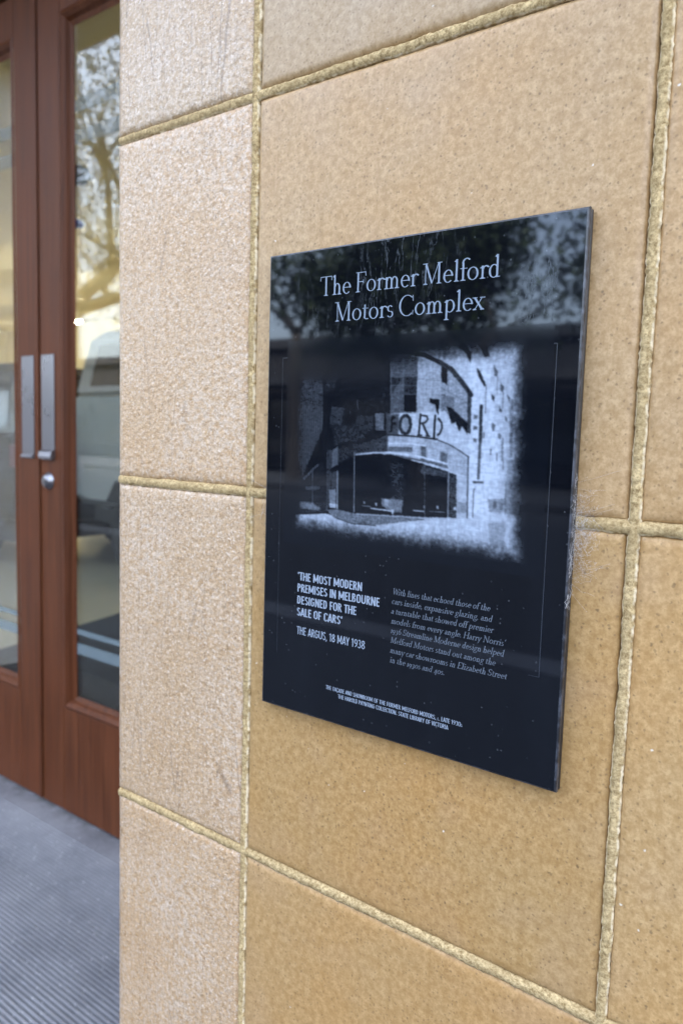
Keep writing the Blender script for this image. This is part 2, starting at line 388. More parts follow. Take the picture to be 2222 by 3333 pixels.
def sans_font(T=.15):
    g = {}; t = T*.9
    def v(x): return vs(x, 0, 1, T)
    def el(cx, cy, rx, ry, a0=0, a1=360): return ell(cx, cy, rx, ry, a0, a1, T, t)
    def orr(x0, x1, y0, y1):   # condensed round-rect ring
        c = (x0+x1)/2; r = (x1-x0)/2; ry = min(r*1.15, (y1-y0)/2)
        return el(c, y1-ry, r, ry, 0, 180)+el(c, y0+ry, r, ry, 180, 360)+vs(x0+T/2, y0+ry, y1-ry, T)+vs(x1-T/2, y0+ry, y1-ry, T)
    g['A'] = (ln(.05, 0, .26, 1, T)+ln(.45, 0, .26, 1, T)+hs(.12, .40, .27, t), .50)
    g['B'] = (v(.11)+el(.22, .76, .20, .24, -90, 90)+el(.22, .27, .23, .27, -90, 90)+hs(.11, .24, 1-t/2, t)+hs(.11, .24, .53, t)+hs(.11, .24, t/2, t), .50)
    g['C'] = (el(.27, .74, .23, .26, 10, 180)+el(.27, .26, .23, .26, 180, 350)+vs(.04+T/2, .25, .75, T), .50)
    g['D'] = (v(.11)+el(.20, .7, .25, .3, 0, 90)+el(.20, .3, .25, .3, -90, 0)+vs(.45-T/2, .3, .7, T)+hs(.11, .21, 1-t/2, t)+hs(.11, .21, t/2, t), .51)
    g['E'] = (v(.11)+hs(.11, .39, 1-t/2, t)+hs(.11, .36, .52, t)+hs(.11, .39, t/2, t), .42)
    g['F'] = (v(.11)+hs(.11, .38, 1-t/2, t)+hs(.11, .35, .50, t), .40)
    g['G'] = (el(.27, .74, .23, .26, 10, 180)+el(.27, .26, .23, .26, 180, 360)+vs(.04+T/2, .25, .75, T)+vs(.5-T/2, .24, .48, T)+hs(.28, .5, .48, t), .55)
    g['H'] = (v(.11)+v(.44)+hs(.11, .44, .52, t), .55)
    g['I'] = (v(.11), .22)
    g['K'] = (v(.11)+ln(.13, .42, .42, 1, T)+ln(.2, .55, .46, 0, T), .5)
    g['L'] = (v(.11)+hs(.11, .37, t/2, t), .39)
    g['M'] = (v(.11)+v(.60)+ln(.11, 1, .355, .2, T)+ln(.60, 1, .355, .2, T), .71)
    g['N'] = (v(.11)+v(.45)+ln(.11, 1, .45, 0, T), .56)
    g['O'] = (orr(.03, .51, 0, 1), .54)
    g['P'] = (v(.11)+el(.22, .72, .22, .28, -90, 90)+hs(.11, .24, 1-t/2, t)+hs(.11, .24, .44+t/2, t), .46)
    g['R'] = (v(.11)+el(.22, .74, .21, .26, -90, 90)+hs(.11, .24, 1-t/2, t)+hs(.11, .24, .48+t/2, t)+ln(.24, .5, .42, 0, T), .49)
    g['S'] = (el(.24, .75, .20, .25, 20, 270)+el(.24, .27, .21, .27, -160, 90), .47)
    g['T'] = (vs(.22, 0, 1, T)+hs(.01, .43, 1-t/2, t), .43)
    g['U'] = (el(.28, .27, .24, .27, 180, 360)+vs(.04+T/2, .26, 1, T)+vs(.52-T/2, .26, 1, T), .56)
    g['V'] = (ln(.06, 1, .25, 0, T)+ln(.44, 1, .25, 0, T), .49)
    g['W'] = (ln(.06, 1, .20, 0, T)+ln(.20, 0, .36, 1, T)+ln(.36, 1, .52, 0, T)+ln(.52, 0, .66, 1, T), .71)
    g['X'] = (ln(.06, 1, .44, 0, T)+ln(.44, 1, .06, 0, T), .5)
    g['Y'] = (ln(.05, 1, .24, .45, T)+ln(.43, 1, .24, .45, T)+vs(.24, 0, .47, T), .48)
    g['\u00c7'] = (g['C'][0]+ln(.28, 0, .22, -.18, T*.7), .50)
    g['0'] = g['O']; g['1'] = (vs(.20, 0, 1, T)+ln(.05, .82, .20, .97, T*.8), .36)
    g['8'] = (el(.25, .75, .20, .25)+el(.25, .27, .22, .27), .49)
    g['9'] = (el(.25, .70, .22, .30)+el(.05, .62, .42, .62, -75, 0), .50)
    g['3'] = (el(.21, .76, .20, .24, -80, 150)+el(.21, .27, .23, .27, -150, 85), .47)
    g['.'] = (vs(.10, 0, .15, T), .20); g[','] = (ln(.12, .14, .07, -.12, T), .22)
    g["\u2018"] = (ln(.12, 1.0, .07, .74, T), .2); g["'"] = (ln(.12, 1.0, .07, .74, T), .2)
    sc_ = .6
    for ch, src in (('c', 'C'), ('s', 'S')): g[ch] = ([[(x*sc_, y*sc_) for x, y in q] for q in g[src][0]], g[src][1]*sc_)
    return g
def text_mesh(mb, s, font, x, y, cap, width=None, slant=0.0, space=.30, track=0.0, lift=0.0, wscale=1.0):
    """Lay the string out on the plaque face (mm from its top left corner), baseline at y."""
    adv = sum((space if ch == ' ' else font[ch][1] + track) for ch in s)
    kx = cap*wscale if width is None else width/adv
    px = 0.0; k = 0
    for ch in s:
        if ch == ' ': px += space; continue
        for q in font[ch][0]:
            d = .05 + .012*(k % 9) + lift; k += 1
            P = [((x + (px + u)*kx + slant*w_*cap)/1000, -(FRONT + d/1000), PH - (y - w_*cap)/1000) for u, w_ in q]
            mb.add(P, [(0, 1, 2, 3)])
        px += font[ch][1] + track
    return x + px*kx
# ---------------------------------------------------------------- the plaque
PW, PH, FRONT = .2962, .4203, .0100
plaque = empty('plaque', (-.4955, 0, .9417))
tag(plaque, 'glossy black heritage plaque with a pale photograph and text, fixed to the tiled wall', 'plaque')
m = NT('black_glass'); st = m.noise(1.0, 4, .6, m.scale(30, 1, 5))
v = m.vor(330); sep = m.n('ShaderNodeSeparateColor'); m.t.links.new(v.outputs['Color'], sep.inputs[0])
dust = m.math('MULTIPLY', m.ramp(v.outputs['Distance'], [(.10, 1.0), (.24, 0.0)]), m.math('GREATER_THAN', sep.outputs[0], .95))
v2 = m.vor(70, co=m.scale(1, 1, .35)); sep2 = m.n('ShaderNodeSeparateColor'); m.t.links.new(v2.outputs['Color'], sep2.inputs[0])
scr = m.math('MULTIPLY', m.ramp(v2.outputs['Distance'], [(.02, 1.0), (.05, 0.0)]), m.math('GREATER_THAN', sep2.outputs[1], .8))
c = m.mix(m.math('MULTIPLY', m.math('MAXIMUM', dust, scr), .13), m.mix(m.ramp(st, [(.4, 0.0), (.75, 1.0)]), (.0024, .0030, .0050), (.0040, .0050, .0078)), (.5, .55, .62))
# dried rain tracks near the top
trk = m.math('ABSOLUTE', m.math('SUBTRACT', m.noise(1.0, 5, .65, m.scale(85, 1, 16)), .5))
zz = m.n('ShaderNodeSeparateXYZ'); m.t.links.new(m.co, zz.inputs[0])
trk = m.math('MULTIPLY', m.ramp(trk, [(.004, 1.0), (.018, 0.0)]), m.math('MULTIPLY', m.ramp(zz.outputs[2], [(.30, 0.0), (.40, 1.0)]), m.ramp(m.noise(16, 2), [(.48, 0.0), (.62, .5)])))
c = m.mix(m.math('MULTIPLY', trk, .22), c, (.30, .34, .40))
m.base(c, m.math('ADD', m.math('MULTIPLY', trk, .35), .03), .62); m.p.inputs['Specular Tint'].default_value = (.76, .86, 1.0, 1); m.bump(m.noise(5, 2), .04, .002)
M_BLACK = m.m
m = NT('edge_glass'); m.base(m.mix(m.ramp(m.noise(160, 4), [(.45, 0.0), (.62, 1.0)]), (.010, .012, .017), (.055, .062, .08)), .3, .6); M_EDGE = m.m
m = NT('printed_letter'); m.base((.27, .32, .40), .30, .5); M_LET = m.m
m = NT('dim_printed_letter'); m.base((.125, .15, .19), .30, .5); M_LETD = m.m
m = NT('title_letter'); m.base((.20, .25, .325), .30, .5); M_LETT = m.m
m = NT('fine_line'); m.base((.035, .042, .055), .35, .4); M_LINE = m.m
MB().bbox(0, PW, -.0049, -.0016, .0006, PH-.0006, .0004).build('backing_sheet', plain('black_backing', (.008, .009, .012), .35), plaque)
# front sheet: face, ground bevel all round, and edge
b = .0016; y1 = -FRONT; y0 = -.0056
def ringv(i, y): return [(i, y, i), (PW-i, y, i), (PW-i, y, PH-i), (i, y, PH-i)]
face = MB().add(ringv(b, y1) + ringv(b, y0), [(0,1,2,3), (7,6,5,4)]).build('face', M_BLACK, plaque)
em = MB()
L = [ringv(b, y1), ringv(b*.35, y1+.0005), ringv(0, y1+.0014), ringv(0, y0), ringv(b, y0)]
V = [p for l in L for p in l]; F = []
for k in range(len(L)-1):
    for i in range(4): F.append((k*4+i, k*4+(i+1) % 4, (k+1)*4+(i+1) % 4, (k+1)*4+i))
em.add(V, F).build('bevelled_edge', M_EDGE, plaque)
M_TAPE = plain('mount_tape', (.02, .02, .02), .8)
for xa in (.02, PW-.05): MB().box(xa, xa+.03, -.0018, .0012, .03, PH-.03).build('mounting_pad', M_TAPE, plaque)

# the picture: tones printed on a fine grid (soft, grainy halftone of a corner showroom)
PRINT = [
('P',0.8,2,0.18,[(127.4,80.2),(256.5,85.4),(265.9,252.4),(36.3,260.9),(35.6,235.0),(133.4,226.7)]),
('P',0.9,6,0.08,[(208.3,102.3),(226.4,101.3),(239.8,186.7),(232.6,220.0),(214.3,221.5)]),
('P',0.36,4,0.5,[(36.1,123.3),(69.7,125.5),(68.7,153.8),(44.9,200.8),(38.0,185.5)]),
('P',0.3,6,0.9,[(42.6,89.0),(66.1,91.8),(69.9,131.2),(55.6,142.5),(40.1,131.0)]),
('P',0.1,2,0.5,[(34.4,197.4),(44.9,201.8),(69.8,184.1),(73.3,229.9),(38.1,233.8)]),
('P',0.42,1,0.5,[(44.9,201.2),(64.0,185.9),(64.0,188.2),(47.5,202.6)]),
('L',0.45,0.7,0.3,[(62.0,150.1),(53.8,165.5),(43.1,185.3)]),
('L',0.55,0.7,0.3,[(56.8,194.3),(57.8,225.3)]),
('P',0.4,2,0.5,[(41.7,222.6),(58.2,222.9),(67.1,227.5),(64.7,229.0),(43.1,228.4)]),
('P',0.32,1,0.6,[(48.9,208.4),(65.2,207.4),(65.3,210.2),(49.0,211.3)]),
('P',0.045,2,0.6,[(65.0,93.6),(97.0,100.3),(110.3,92.7),(136.3,90.2),(139.0,142.1),(137.2,160.7),(104.2,167.9),(78.7,176.2),(68.1,186.1)]),
('P',0.15,4,0.8,[(68.8,97.5),(85.3,96.2),(80.3,120.1),(69.7,123.7)]),
('P',0.2,3,0.8,[(85.4,99.9),(108.2,95.3),(110.5,97.1),(92.6,104.7)]),
('P',0.25,3,0.8,[(76.1,136.8),(90.3,137.7),(87.4,153.5),(75.4,151.8)]),
('P',0.16,3,0.8,[(77.9,153.6),(117.1,151.2),(113.1,164.0),(80.9,170.5)]),
('L',0.4,0.8,0.4,[(104.4,131.3),(104.7,138.6)]),
('L',0.3,0.6,0.4,[(96.8,137.7),(96.6,143.2)]),
('P',0.34,1,0.5,[(122.9,142.2),(132.1,142.1),(132.2,156.4),(123.9,156.2)]),
('P',0.14,1,0.6,[(103.3,144.1),(121.2,144.0),(121.7,156.6),(103.8,158.7)]),
('P',0.27,1,0.45,[(136.9,94.6),(163.2,97.3),(163.3,127.3),(164.0,141.6),(139.0,142.1)]),
('P',0.12,1,0.4,[(137.7,113.0),(149.9,113.3),(150.5,126.3),(162.9,126.4),(162.3,113.5),(150.3,112.4),(138.7,126.2)]),
('P',0.66,0.6,0.25,[(163.2,98.2),(184.0,103.1),(185.7,138.4),(184.3,141.8),(164.0,141.9)]),
('P',0.6,0.6,0.35,[(184.0,103.1),(198.5,113.5),(210.6,130.2),(210.7,149.9),(189.2,138.4),(185.9,141.8)]),
('P',0.42,1,0.5,[(185.2,126.6),(197.4,129.3),(198.1,143.4),(186.0,145.2)]),
('P',0.8,0.8,0.15,[(136.4,143.0),(189.3,140.1),(211.1,158.2),(212.8,173.1),(192.4,165.4),(166.4,160.1),(136.7,160.2)]),
('P',0.22,3,0.5,[(134.2,142.1),(147.0,142.9),(146.9,160.0),(135.0,160.2)]),
('P',0.035,0.4,0.1,[(151.0,127.2),(162.5,127.3),(163.1,140.7),(151.6,140.8)]),
('P',0.05,0.4,0.15,[(184.5,104.8),(190.2,107.5),(190.8,120.0),(185.1,116.9)]),
('P',0.04,0.4,0.1,[(175.1,130.0),(184.2,131.4),(184.0,143.2),(181.9,140.5),(180.5,135.4),(175.3,133.7)]),
('P',0.07,0.5,0.3,[(190.7,136.4),(195.0,137.6),(210.6,149.6),(210.3,158.6),(205.1,151.7),(203.1,155.9),(199.3,148.8),(195.9,150.1)]),
('P',0.18,0.8,0.5,[(208.5,125.2),(212.3,126.9),(212.9,158.2),(210.1,156.6)]),
('L',0.05,4.2,0.3,[(136.4,92.5),(153.2,93.2),(169.5,96.2),(183.6,102.3)]),
('L',0.13,4.6,0.5,[(183.6,102.3),(193.5,107.6),(203.4,117.8),(211.8,127.7)]),
('L',0.42,0.5,0.4,[(149.2,96.8),(150.5,126.3)]),
('L',0.4,0.5,0.4,[(138.0,109.0),(162.5,110.3)]),
('L',0.36,0.5,0.4,[(138.4,119.5),(163.0,119.9)]),
('L',0.46,0.5,0.4,[(164.0,114.8),(184.7,116.6)]),
('L',0.8,0.5,0.3,[(169.7,100.1),(171.2,140.2)]),
('L',0.5,0.5,0.4,[(176.9,101.9),(177.8,129.1)]),
('L',0.52,0.5,0.4,[(164.5,126.8),(185.2,128.0)]),
('L',0.45,0.5,0.4,[(191.3,109.2),(191.7,126.7)]),
('L',0.45,0.5,0.4,[(198.4,115.5),(198.8,130.1)]),
('L',0.4,0.6,0.4,[(184.9,121.6),(208.9,133.8)]),
('P',0.12,0.5,0.2,[(159.9,151.5),(159.3,155.9),(156.9,159.1),(153.0,160.2),(149.4,158.5),(146.9,155.0),(146.5,150.5),(147.8,145.5),(151.2,142.7),(155.4,142.7),(158.6,145.4)]),
('P',0.55,0.5,0.3,[(157.0,151.4),(156.3,155.2),(154.4,157.4),(151.8,157.1),(149.8,154.3),(149.5,150.1),(150.6,146.6),(153.0,145.1),(155.3,146.5)]),
('P',0.05,0.4,0.2,[(139.0,144.2),(143.3,144.2),(143.4,146.6),(140.9,147.0),(141.0,149.5),(144.0,149.8),(144.0,151.6),(141.1,152.0),(140.9,157.6),(138.8,157.7)]),
('L',0.05,2.1,0.1,[(167.3,142.8),(166.4,159.2)]),
('L',0.12,2,0.2,[(168.1,143.6),(173.0,144.3),(174.3,146.7),(172.0,149.4),(168.4,150.2)]),
('L',0.1,2.2,0.2,[(169.6,150.5),(174.9,159.4)]),
('L',0.07,1.4,0.2,[(165.2,159.6),(169.2,159.6)]),
('L',0.1,1.6,0.2,[(173.3,159.9),(176.5,160.2)]),
('L',0.05,2.3,0.1,[(180.9,143.9),(180.5,161.6)]),
('L',0.1,2.1,0.2,[(184.1,146.1),(187.0,149.4),(187.6,153.6),(185.5,158.1),(184.0,159.1)]),
('L',0.08,1.3,0.2,[(179.0,162.0),(183.7,162.2)]),
('P',0.7,1,0.3,[(136.7,160.7),(166.5,160.9),(192.5,166.2),(212.0,175.6),(211.8,190.6),(195.4,187.3),(169.4,181.6),(137.3,175.0)]),
('P',0.16,3,0.6,[(78.6,174.3),(104.2,167.9),(136.7,160.7),(137.3,175.2),(104.5,177.5),(83.9,187.3)]),
('P',0.5,1,0.4,[(76.3,176.3),(84.7,171.3),(85.3,187.2),(77.3,191.4)]),
('P',0.35,0.8,0.4,[(137.5,169.6),(160.7,169.4),(160.9,173.3),(137.7,173.7)]),
('P',0.3,0.8,0.5,[(137.8,175.5),(193.2,181.5),(194.4,184.8),(169.4,181.3),(137.9,178.6)]),
('P',0.35,2,0.4,[(186.6,172.4),(193.2,173.1),(193.8,184.3),(187.1,182.9)]),
('P',0.3,2,0.4,[(168.8,167.8),(173.9,168.5),(174.5,181.4),(169.4,180.8)]),
('L',0.88,1.4,0.1,[(137.0,167.3),(160.6,166.6),(172.8,168.0)]),
('L',0.9,1.7,0.1,[(104.5,177.5),(122.5,175.4),(139.9,174.6),(165.1,176.3),(193.2,181.5)]),
('L',0.85,1.6,0.1,[(161.2,180.3),(181.5,183.2),(202.2,189.0),(210.9,191.2)]),
('L',0.22,0.9,0.4,[(104.3,170.7),(117.8,168.4),(137.0,167.3)]),
('L',0.05,1.5,0.2,[(136.1,160.0),(152.0,160.2),(166.5,160.9),(182.6,162.6)]),
('L',0.2,1.2,0.3,[(182.6,162.6),(194.4,166.2),(204.2,170.9),(211.9,175.1)]),
('P',0.028,0.6,0.5,[(84.6,192.9),(104.6,179.3),(122.5,176.8),(140.0,176.2),(169.4,182.0),(195.1,187.7),(196.8,223.9),(169.4,225.8),(106.5,228.1),(85.7,225.4)]),
('P',0.16,1,0.8,[(195.1,187.7),(202.3,190.0),(204.0,223.8),(196.8,223.9)]),
('P',0.1,5,0.9,[(140.3,182.9),(153.0,183.3),(153.7,223.2),(144.1,224.0)]),
('P',0.2,3,0.7,[(169.5,183.4),(193.5,188.1),(193.8,192.5),(169.8,190.3)]),
('P',0.76,0.8,0.15,[(202.9,190.0),(211.8,191.5),(213.4,223.6),(204.5,224.1)]),
('P',0.55,1,0.2,[(203.9,211.4),(212.2,210.8),(212.6,219.1),(204.3,219.8)]),
('P',0.42,0.8,0.4,[(132.0,213.2),(153.9,212.8),(152.6,223.3),(142.0,223.8),(133.1,219.4)]),
('P',0.62,0.8,0.2,[(134.6,213.5),(139.4,213.5),(139.2,219.0),(135.3,218.9)]),
('L',0.85,1.2,0.1,[(121.7,222.5),(133.2,222.7),(144.5,223.2)]),
('L',0.8,1,0.1,[(164.0,220.9),(174.3,220.8)]),
('L',0.7,0.6,0.2,[(113.1,221.0),(121.0,220.9)]),
('L',0.5,0.6,0.2,[(179.3,220.4),(193.1,219.9)]),
('P',0.8,0.6,0.1,[(126.0,217.3),(128.2,217.1),(127.8,219.9),(126.5,220.0)]),
('P',0.8,0.6,0.1,[(143.2,221.9),(144.9,221.8),(144.7,226.1),(143.3,225.5)]),
('P',0.7,0.6,0.1,[(173.4,216.3),(175.1,216.2),(174.8,218.6),(173.5,218.4)]),
('P',0.6,0.6,0.1,[(185.4,215.4),(187.4,215.2),(187.5,218.0),(186.0,218.1)]),
('P',0.75,0.6,0.1,[(200.7,215.5),(203.0,215.0),(203.1,217.4),(200.8,217.6)]),
('P',0.6,0.5,0.1,[(114.1,217.2),(115.6,217.1),(115.7,219.0),(114.1,219.1)]),
('L',0.72,1,0.2,[(102.6,175.7),(104.1,226.9)]),
('L',0.3,0.7,0.5,[(172.9,182.4),(174.9,224.9)]),
('L',0.66,1,0.2,[(195.1,187.3),(196.1,224.5)]),
('P',0.24,1.5,0.6,[(71.9,174.5),(78.6,174.3),(78.6,208.4),(84.6,208.0),(84.1,192.9),(79.3,193.2),(75.6,225.8),(73.3,229.9)]),
('P',0.72,0.6,0.2,[(76.0,209.5),(83.7,208.5),(84.3,225.5),(77.1,225.4)]),
('L',0.86,1.6,0.1,[(85.0,192.9),(85.8,226.6)]),
('L',0.04,1,0.1,[(75.6,225.5),(85.8,226.2),(106.5,228.2)]),
('P',0.04,1,0.2,[(76.4,191.4),(83.9,187.3),(85.2,189.5),(76.9,193.7)]),
('L',0.17,1.3,0.4,[(211.9,175.1),(212.2,191.5),(213.2,223.0)]),
('L',0.2,0.9,0.4,[(218.7,199.7),(217.7,200.3),(217.9,223.7)]),
('L',0.16,3.4,0.5,[(221.0,136.4),(221.1,149.8)]),
('L',0.17,3.6,0.5,[(221.4,152.2),(221.5,163.2)]),
('L',0.3,2.8,0.5,[(221.3,164.5),(221.3,191.3)]),
('L',0.3,2.2,0.4,[(217.4,194.5),(225.1,194.4)]),
('P',0.35,1.2,0.4,[(214.9,142.5),(218.2,143.3),(218.2,146.2),(215.4,145.9)]),
('P',0.32,1.2,0.4,[(215.4,151.5),(218.7,152.1),(218.6,154.4),(215.5,154.5)]),
('P',0.35,1.2,0.4,[(215.3,160.8),(218.6,161.3),(218.4,164.0),(215.4,163.4)]),
('P',0.1,0.8,0.4,[(197.2,86.3),(204.8,88.3),(210.7,95.9),(210.2,103.7),(206.1,97.3)]),
('P',0.11,0.8,0.4,[(215.9,89.7),(222.1,89.2),(226.3,99.4),(221.8,99.6)]),
('P',0.1,0.7,0.3,[(215.5,107.7),(218.7,109.9),(224.1,120.6),(222.8,122.2),(217.1,113.1)]),
('P',0.3,1,0.4,[(229.8,105.4),(233.6,111.1),(232.7,114.6),(230.5,113.5)]),
('P',0.3,1,0.4,[(235.7,118.4),(239.1,122.4),(238.3,126.4),(236.5,125.2)]),
('P',0.18,0.7,0.4,[(228.8,126.7),(232.1,130.3),(231.6,133.5),(229.3,130.6)]),
('P',0.28,0.8,0.4,[(241.5,127.2),(244.4,130.4),(243.8,132.9),(242.0,130.7)]),
('P',0.24,0.8,0.4,[(235.7,136.4),(237.9,139.1),(237.7,141.2),(236.0,139.9)]),
('P',0.34,1,0.4,[(230.3,148.4),(233.9,150.4),(232.7,154.5),(231.0,155.3)]),
('P',0.36,1,0.4,[(236.0,156.4),(238.9,157.6),(238.0,160.8),(236.6,160.5)]),
('P',0.35,1,0.4,[(240.9,143.1),(243.1,145.5),(242.6,147.9),(241.1,146.6)]),
('L',0.3,1.2,0.4,[(230.6,168.8),(230.5,172.8)]),
('L',0.35,1.1,0.4,[(235.8,171.9),(235.9,177.1)]),
('L',0.3,1.1,0.4,[(224.2,156.3),(224.2,160.4)]),
('L',0.4,1,0.4,[(241.3,176.9),(241.3,183.3)]),
('L',0.5,2,0.5,[(239.8,160.8),(240.3,176.9)]),
('L',0.55,3,0.5,[(245.5,132.0),(247.4,173.4)]),
('L',0.5,1.4,0.4,[(224.2,121.4),(224.5,141.6)]),
('L',0.55,1.2,0.4,[(233.4,114.6),(233.4,127.1)]),
('L',0.5,1.2,0.4,[(238.6,126.4),(238.6,138.3)]),
('P',0.55,4,0.25,[(244.5,176.7),(258.0,173.0),(260.3,214.3),(244.8,215.6)]),
('P',0.55,1.5,0.3,[(230.1,206.9),(244.3,205.1),(254.7,205.9),(255.3,216.4),(244.9,216.4),(231.5,216.4)]),
('P',0.34,1,0.4,[(234.7,208.2),(237.7,208.0),(238.0,212.9),(234.9,213.5)]),
('P',0.4,1,0.4,[(240.1,209.5),(242.7,209.3),(242.6,214.2),(240.3,214.4)]),
('L',0.4,0.9,0.4,[(244.3,192.9),(244.9,217.3)]),
('P',0.84,1,0.1,[(35.6,235.4),(73.4,231.0),(104.6,238.2),(125.0,237.0),(204.0,224.5),(262.1,215.8),(264.2,252.6),(36.3,258.9)]),
('P',0.4,1,0.5,[(74.2,227.5),(85.8,226.2),(106.5,228.6),(171.5,226.1),(175.6,227.5),(125.0,236.6),(104.5,237.6),(80.7,233.1)]),
('L',0.72,1,0.3,[(106.5,228.4),(171.5,226.3),(203.0,224.2)]),
('L',0.05,0.8,0.2,[(39.5,234.3),(73.3,230.6)]),
('L',0.1,0.8,0.2,[(83.2,233.8),(102.2,237.4),(127.2,236.8)]),
('P',0.62,2,0.2,[(231.0,225.1),(246.1,222.1),(245.4,243.4),(233.8,243.1)])]

NX, NY = 400, 360; X0, X1, Y0, Y1 = 24., 276., 78., 262.
gx, gy = np.meshgrid(np.linspace(X0, X1, NX), np.linspace(Y0, Y1, NY), indexing='ij')
def vnoise(sx, sy, seed):
    r_ = np.random.default_rng(seed); nx, ny = int((X1-X0)/sx)+3, int((Y1-Y0)/sy)+3
    q = r_.random((nx, ny)); u = (gx-X0)/sx; v_ = (gy-Y0)/sy; i = u.astype(int); j = v_.astype(int); fu = u-i; fv = v_-j
    fu = fu*fu*(3-2*fu); fv = fv*fv*(3-2*fv)
    return q[i,j]*(1-fu)*(1-fv) + q[i+1,j]*fu*(1-fv) + q[i,j+1]*(1-fu)*fv + q[i+1,j+1]*fu*fv
def seg_d(px, py, ax, ay, bx, by):
    dx, dy = bx-ax, by-ay; t_ = np.clip(((px-ax)*dx + (py-ay)*dy)/(dx*dx+dy*dy+1e-9), 0, 1)
    return np.hypot(px-ax-t_*dx, py-ay-t_*dy)
def poly_sd(P, px, py):
    d = np.full(px.shape, 1e9); ins = np.zeros(px.shape, bool)
    for (ax, ay), (bx, by) in zip(P, P[1:]+P[:1]):
        d = np.minimum(d, seg_d(px, py, ax, ay, bx, by))
        cond = (ay > py) != (by > py)
        ins ^= cond & (px < (bx-ax)*(py-ay)/((by-ay) + 1e-12) + ax)
    return np.where(ins, -d, d)
g1 = vnoise(1.1, 1.1, 1); g2 = vnoise(.75, .75, 2); gh = vnoise(5.0, .8, 3); gv = vnoise(.9, 6.0, 4); jx = (vnoise(1.3, 1.3, 8)-.5)*.8; jy = (vnoise(1.3, 1.3, 9)-.5)*.8
grain = (g1*.45 + g2*.55 + gh*.25 + gv*.1)/1.35 - .5
tone = np.zeros(gx.shape)
for kind, tn, soft, gr, P in PRINT:
    s_ = max(.28, soft*.32)
    if kind == 'P': d = poly_sd(P, gx+jx, gy+jy)
    else: d = np.min([seg_d(gx+jx*.4, gy+jy*.4, *p, *q) for p, q in zip(P, P[1:])], axis=0) - soft*.42; s_ = .30
    cov = 1/(1+np.exp(np.clip(d/s_*2.2, -40, 40)))
    val = np.clip(tn + gr*grain*1.35*(.35+tn*.9), 0.0, 1.0)
    tone = tone*(1-cov) + val*cov
strp = .5+.5*np.sin(gx*2.6 + gy*.05); lm = (gx < 66) & (gy > 125) & (gy < 205)
tone *= 1 - .38*np.clip((138-gx)/50, 0, 1)*(gy < 222)
tone *= 1 + .22*(vnoise(3.2, 1.6, 21)-.5) + .18*(vnoise(1.2, 4.5, 22)-.5)
tone = np.where(lm, tone*(.45+.75*strp), tone)
# ragged vignette of the whole picture, and the dim left half
vx0 = np.interp(gy, [90, 130, 250], [38, 36.5, 39]); vx1 = np.interp(gy, [90, 250], [251.5, 258.0]); vy0 = np.interp(gx, [36, 130, 170, 255], [112, 98, 93, 91]); vy1 = np.interp(gx, [40, 150, 255], [245, 247, 250])
rag = (vnoise(2.2, 2.2, 11)-.5)*3 + (g2-.5)*2.5 + (vnoise(9, 9, 12)-.5)*3
d = np.minimum(np.minimum(gx-vx0, vx1-gx)/1.1, np.minimum(gy-vy0, vy1-gy)/1.25) + rag
tone *= 1/(1+np.exp(np.clip(-(d-3.8)/2.4, -40, 40)))
for q_ in range(2):
    tp2 = np.pad(tone, 1, mode='edge'); tone = (tp2[1:-1, 1:-1]*2 + tp2[:-2, 1:-1] + tp2[2:, 1:-1] + tp2[1:-1, :-2] + tp2[1:-1, 2:])/6
tone = np.clip(tone*1.04 + .03*(gh-.5)*tone, 0, 1)
lin = tone**1.75
rgb = np.stack([.0035+lin*.40, .0048+lin*.47, .008+lin*.585, np.ones_like(lin)], -1).reshape(-1, 4).astype(np.float32)
pv = np.stack([gx/1000, np.full(gx.shape, -FRONT-.00004), PH-gy/1000], -1).reshape(-1, 3).astype(np.float32)
ii = (np.arange(NX-1)[:, None]*NY + np.arange(NY-1)[None, :]).ravel()
quads = np.stack([ii, ii+1, ii+NY+1, ii+NY], -1)
me = bpy.data.meshes.new('photograph'); me.from_pydata(pv, [], quads.tolist())
ca = me.color_attributes.new('print', 'FLOAT_COLOR', 'POINT'); ca.data.foreach_set('color', rgb.ravel())
m = NT('printed_photograph'); at = m.n('ShaderNodeAttribute', attribute_name='print'); m.base(at.outputs['Color'], .06, .6); m.p.inputs['Specular Tint'].default_value = (.76, .86, 1.0, 1); m.bump(m.noise(5, 2), .04, .002)
me.materials.append(m.m); link(bpy.data.objects.new('photograph', me), plaque)
if me.polygons[0].normal.y > 0: me.flip_normals()

SER = serif_font(.088, .034); ITA = serif_font(.105, .055); SANC = sans_font(.125); SANB = sans_font(.15); SANR = sans_font(.115)
def inscription(rows, part, mat=M_LET):
    mb = MB()
    for r_ in rows: text_mesh(mb, *r_[:1], **r_[1])
    return mb.build(part, mat, plaque, recalc=False)
inscription([('The Former Melford', dict(font=SER, x=60.3, y=41.2, cap=16.4, width=171.5, space=.24)),
             ('Motors Complex', dict(font=SER, x=77.0, y=64.0, cap=16.2, width=142.5, space=.24))], 'title', M_LETT)
qs = 'MOST'
inscription([("'THE MOST MODERN", dict(font=SANB, x=42.4, y=295.0, cap=7.6, width=73.2, space=.24)),
             ('PREMISES IN MELBOURNE', dict(font=SANB, x=42.2, y=305.8, cap=7.6, width=92.0, space=.24)),
             ('DESIGNED FOR THE', dict(font=SANB, x=42.2, y=317.0, cap=7.6, width=68.0, space=.24)),
             ("SALE OF CARS'", dict(font=SANB, x=42.2, y=328.2, cap=7.6, width=53.0, space=.24)),
             ('THE ARGUS, 18 MAY 1938', dict(font=SANR, x=42.8, y=345.6, cap=7.4, width=77.5, space=.26))], 'quotation')
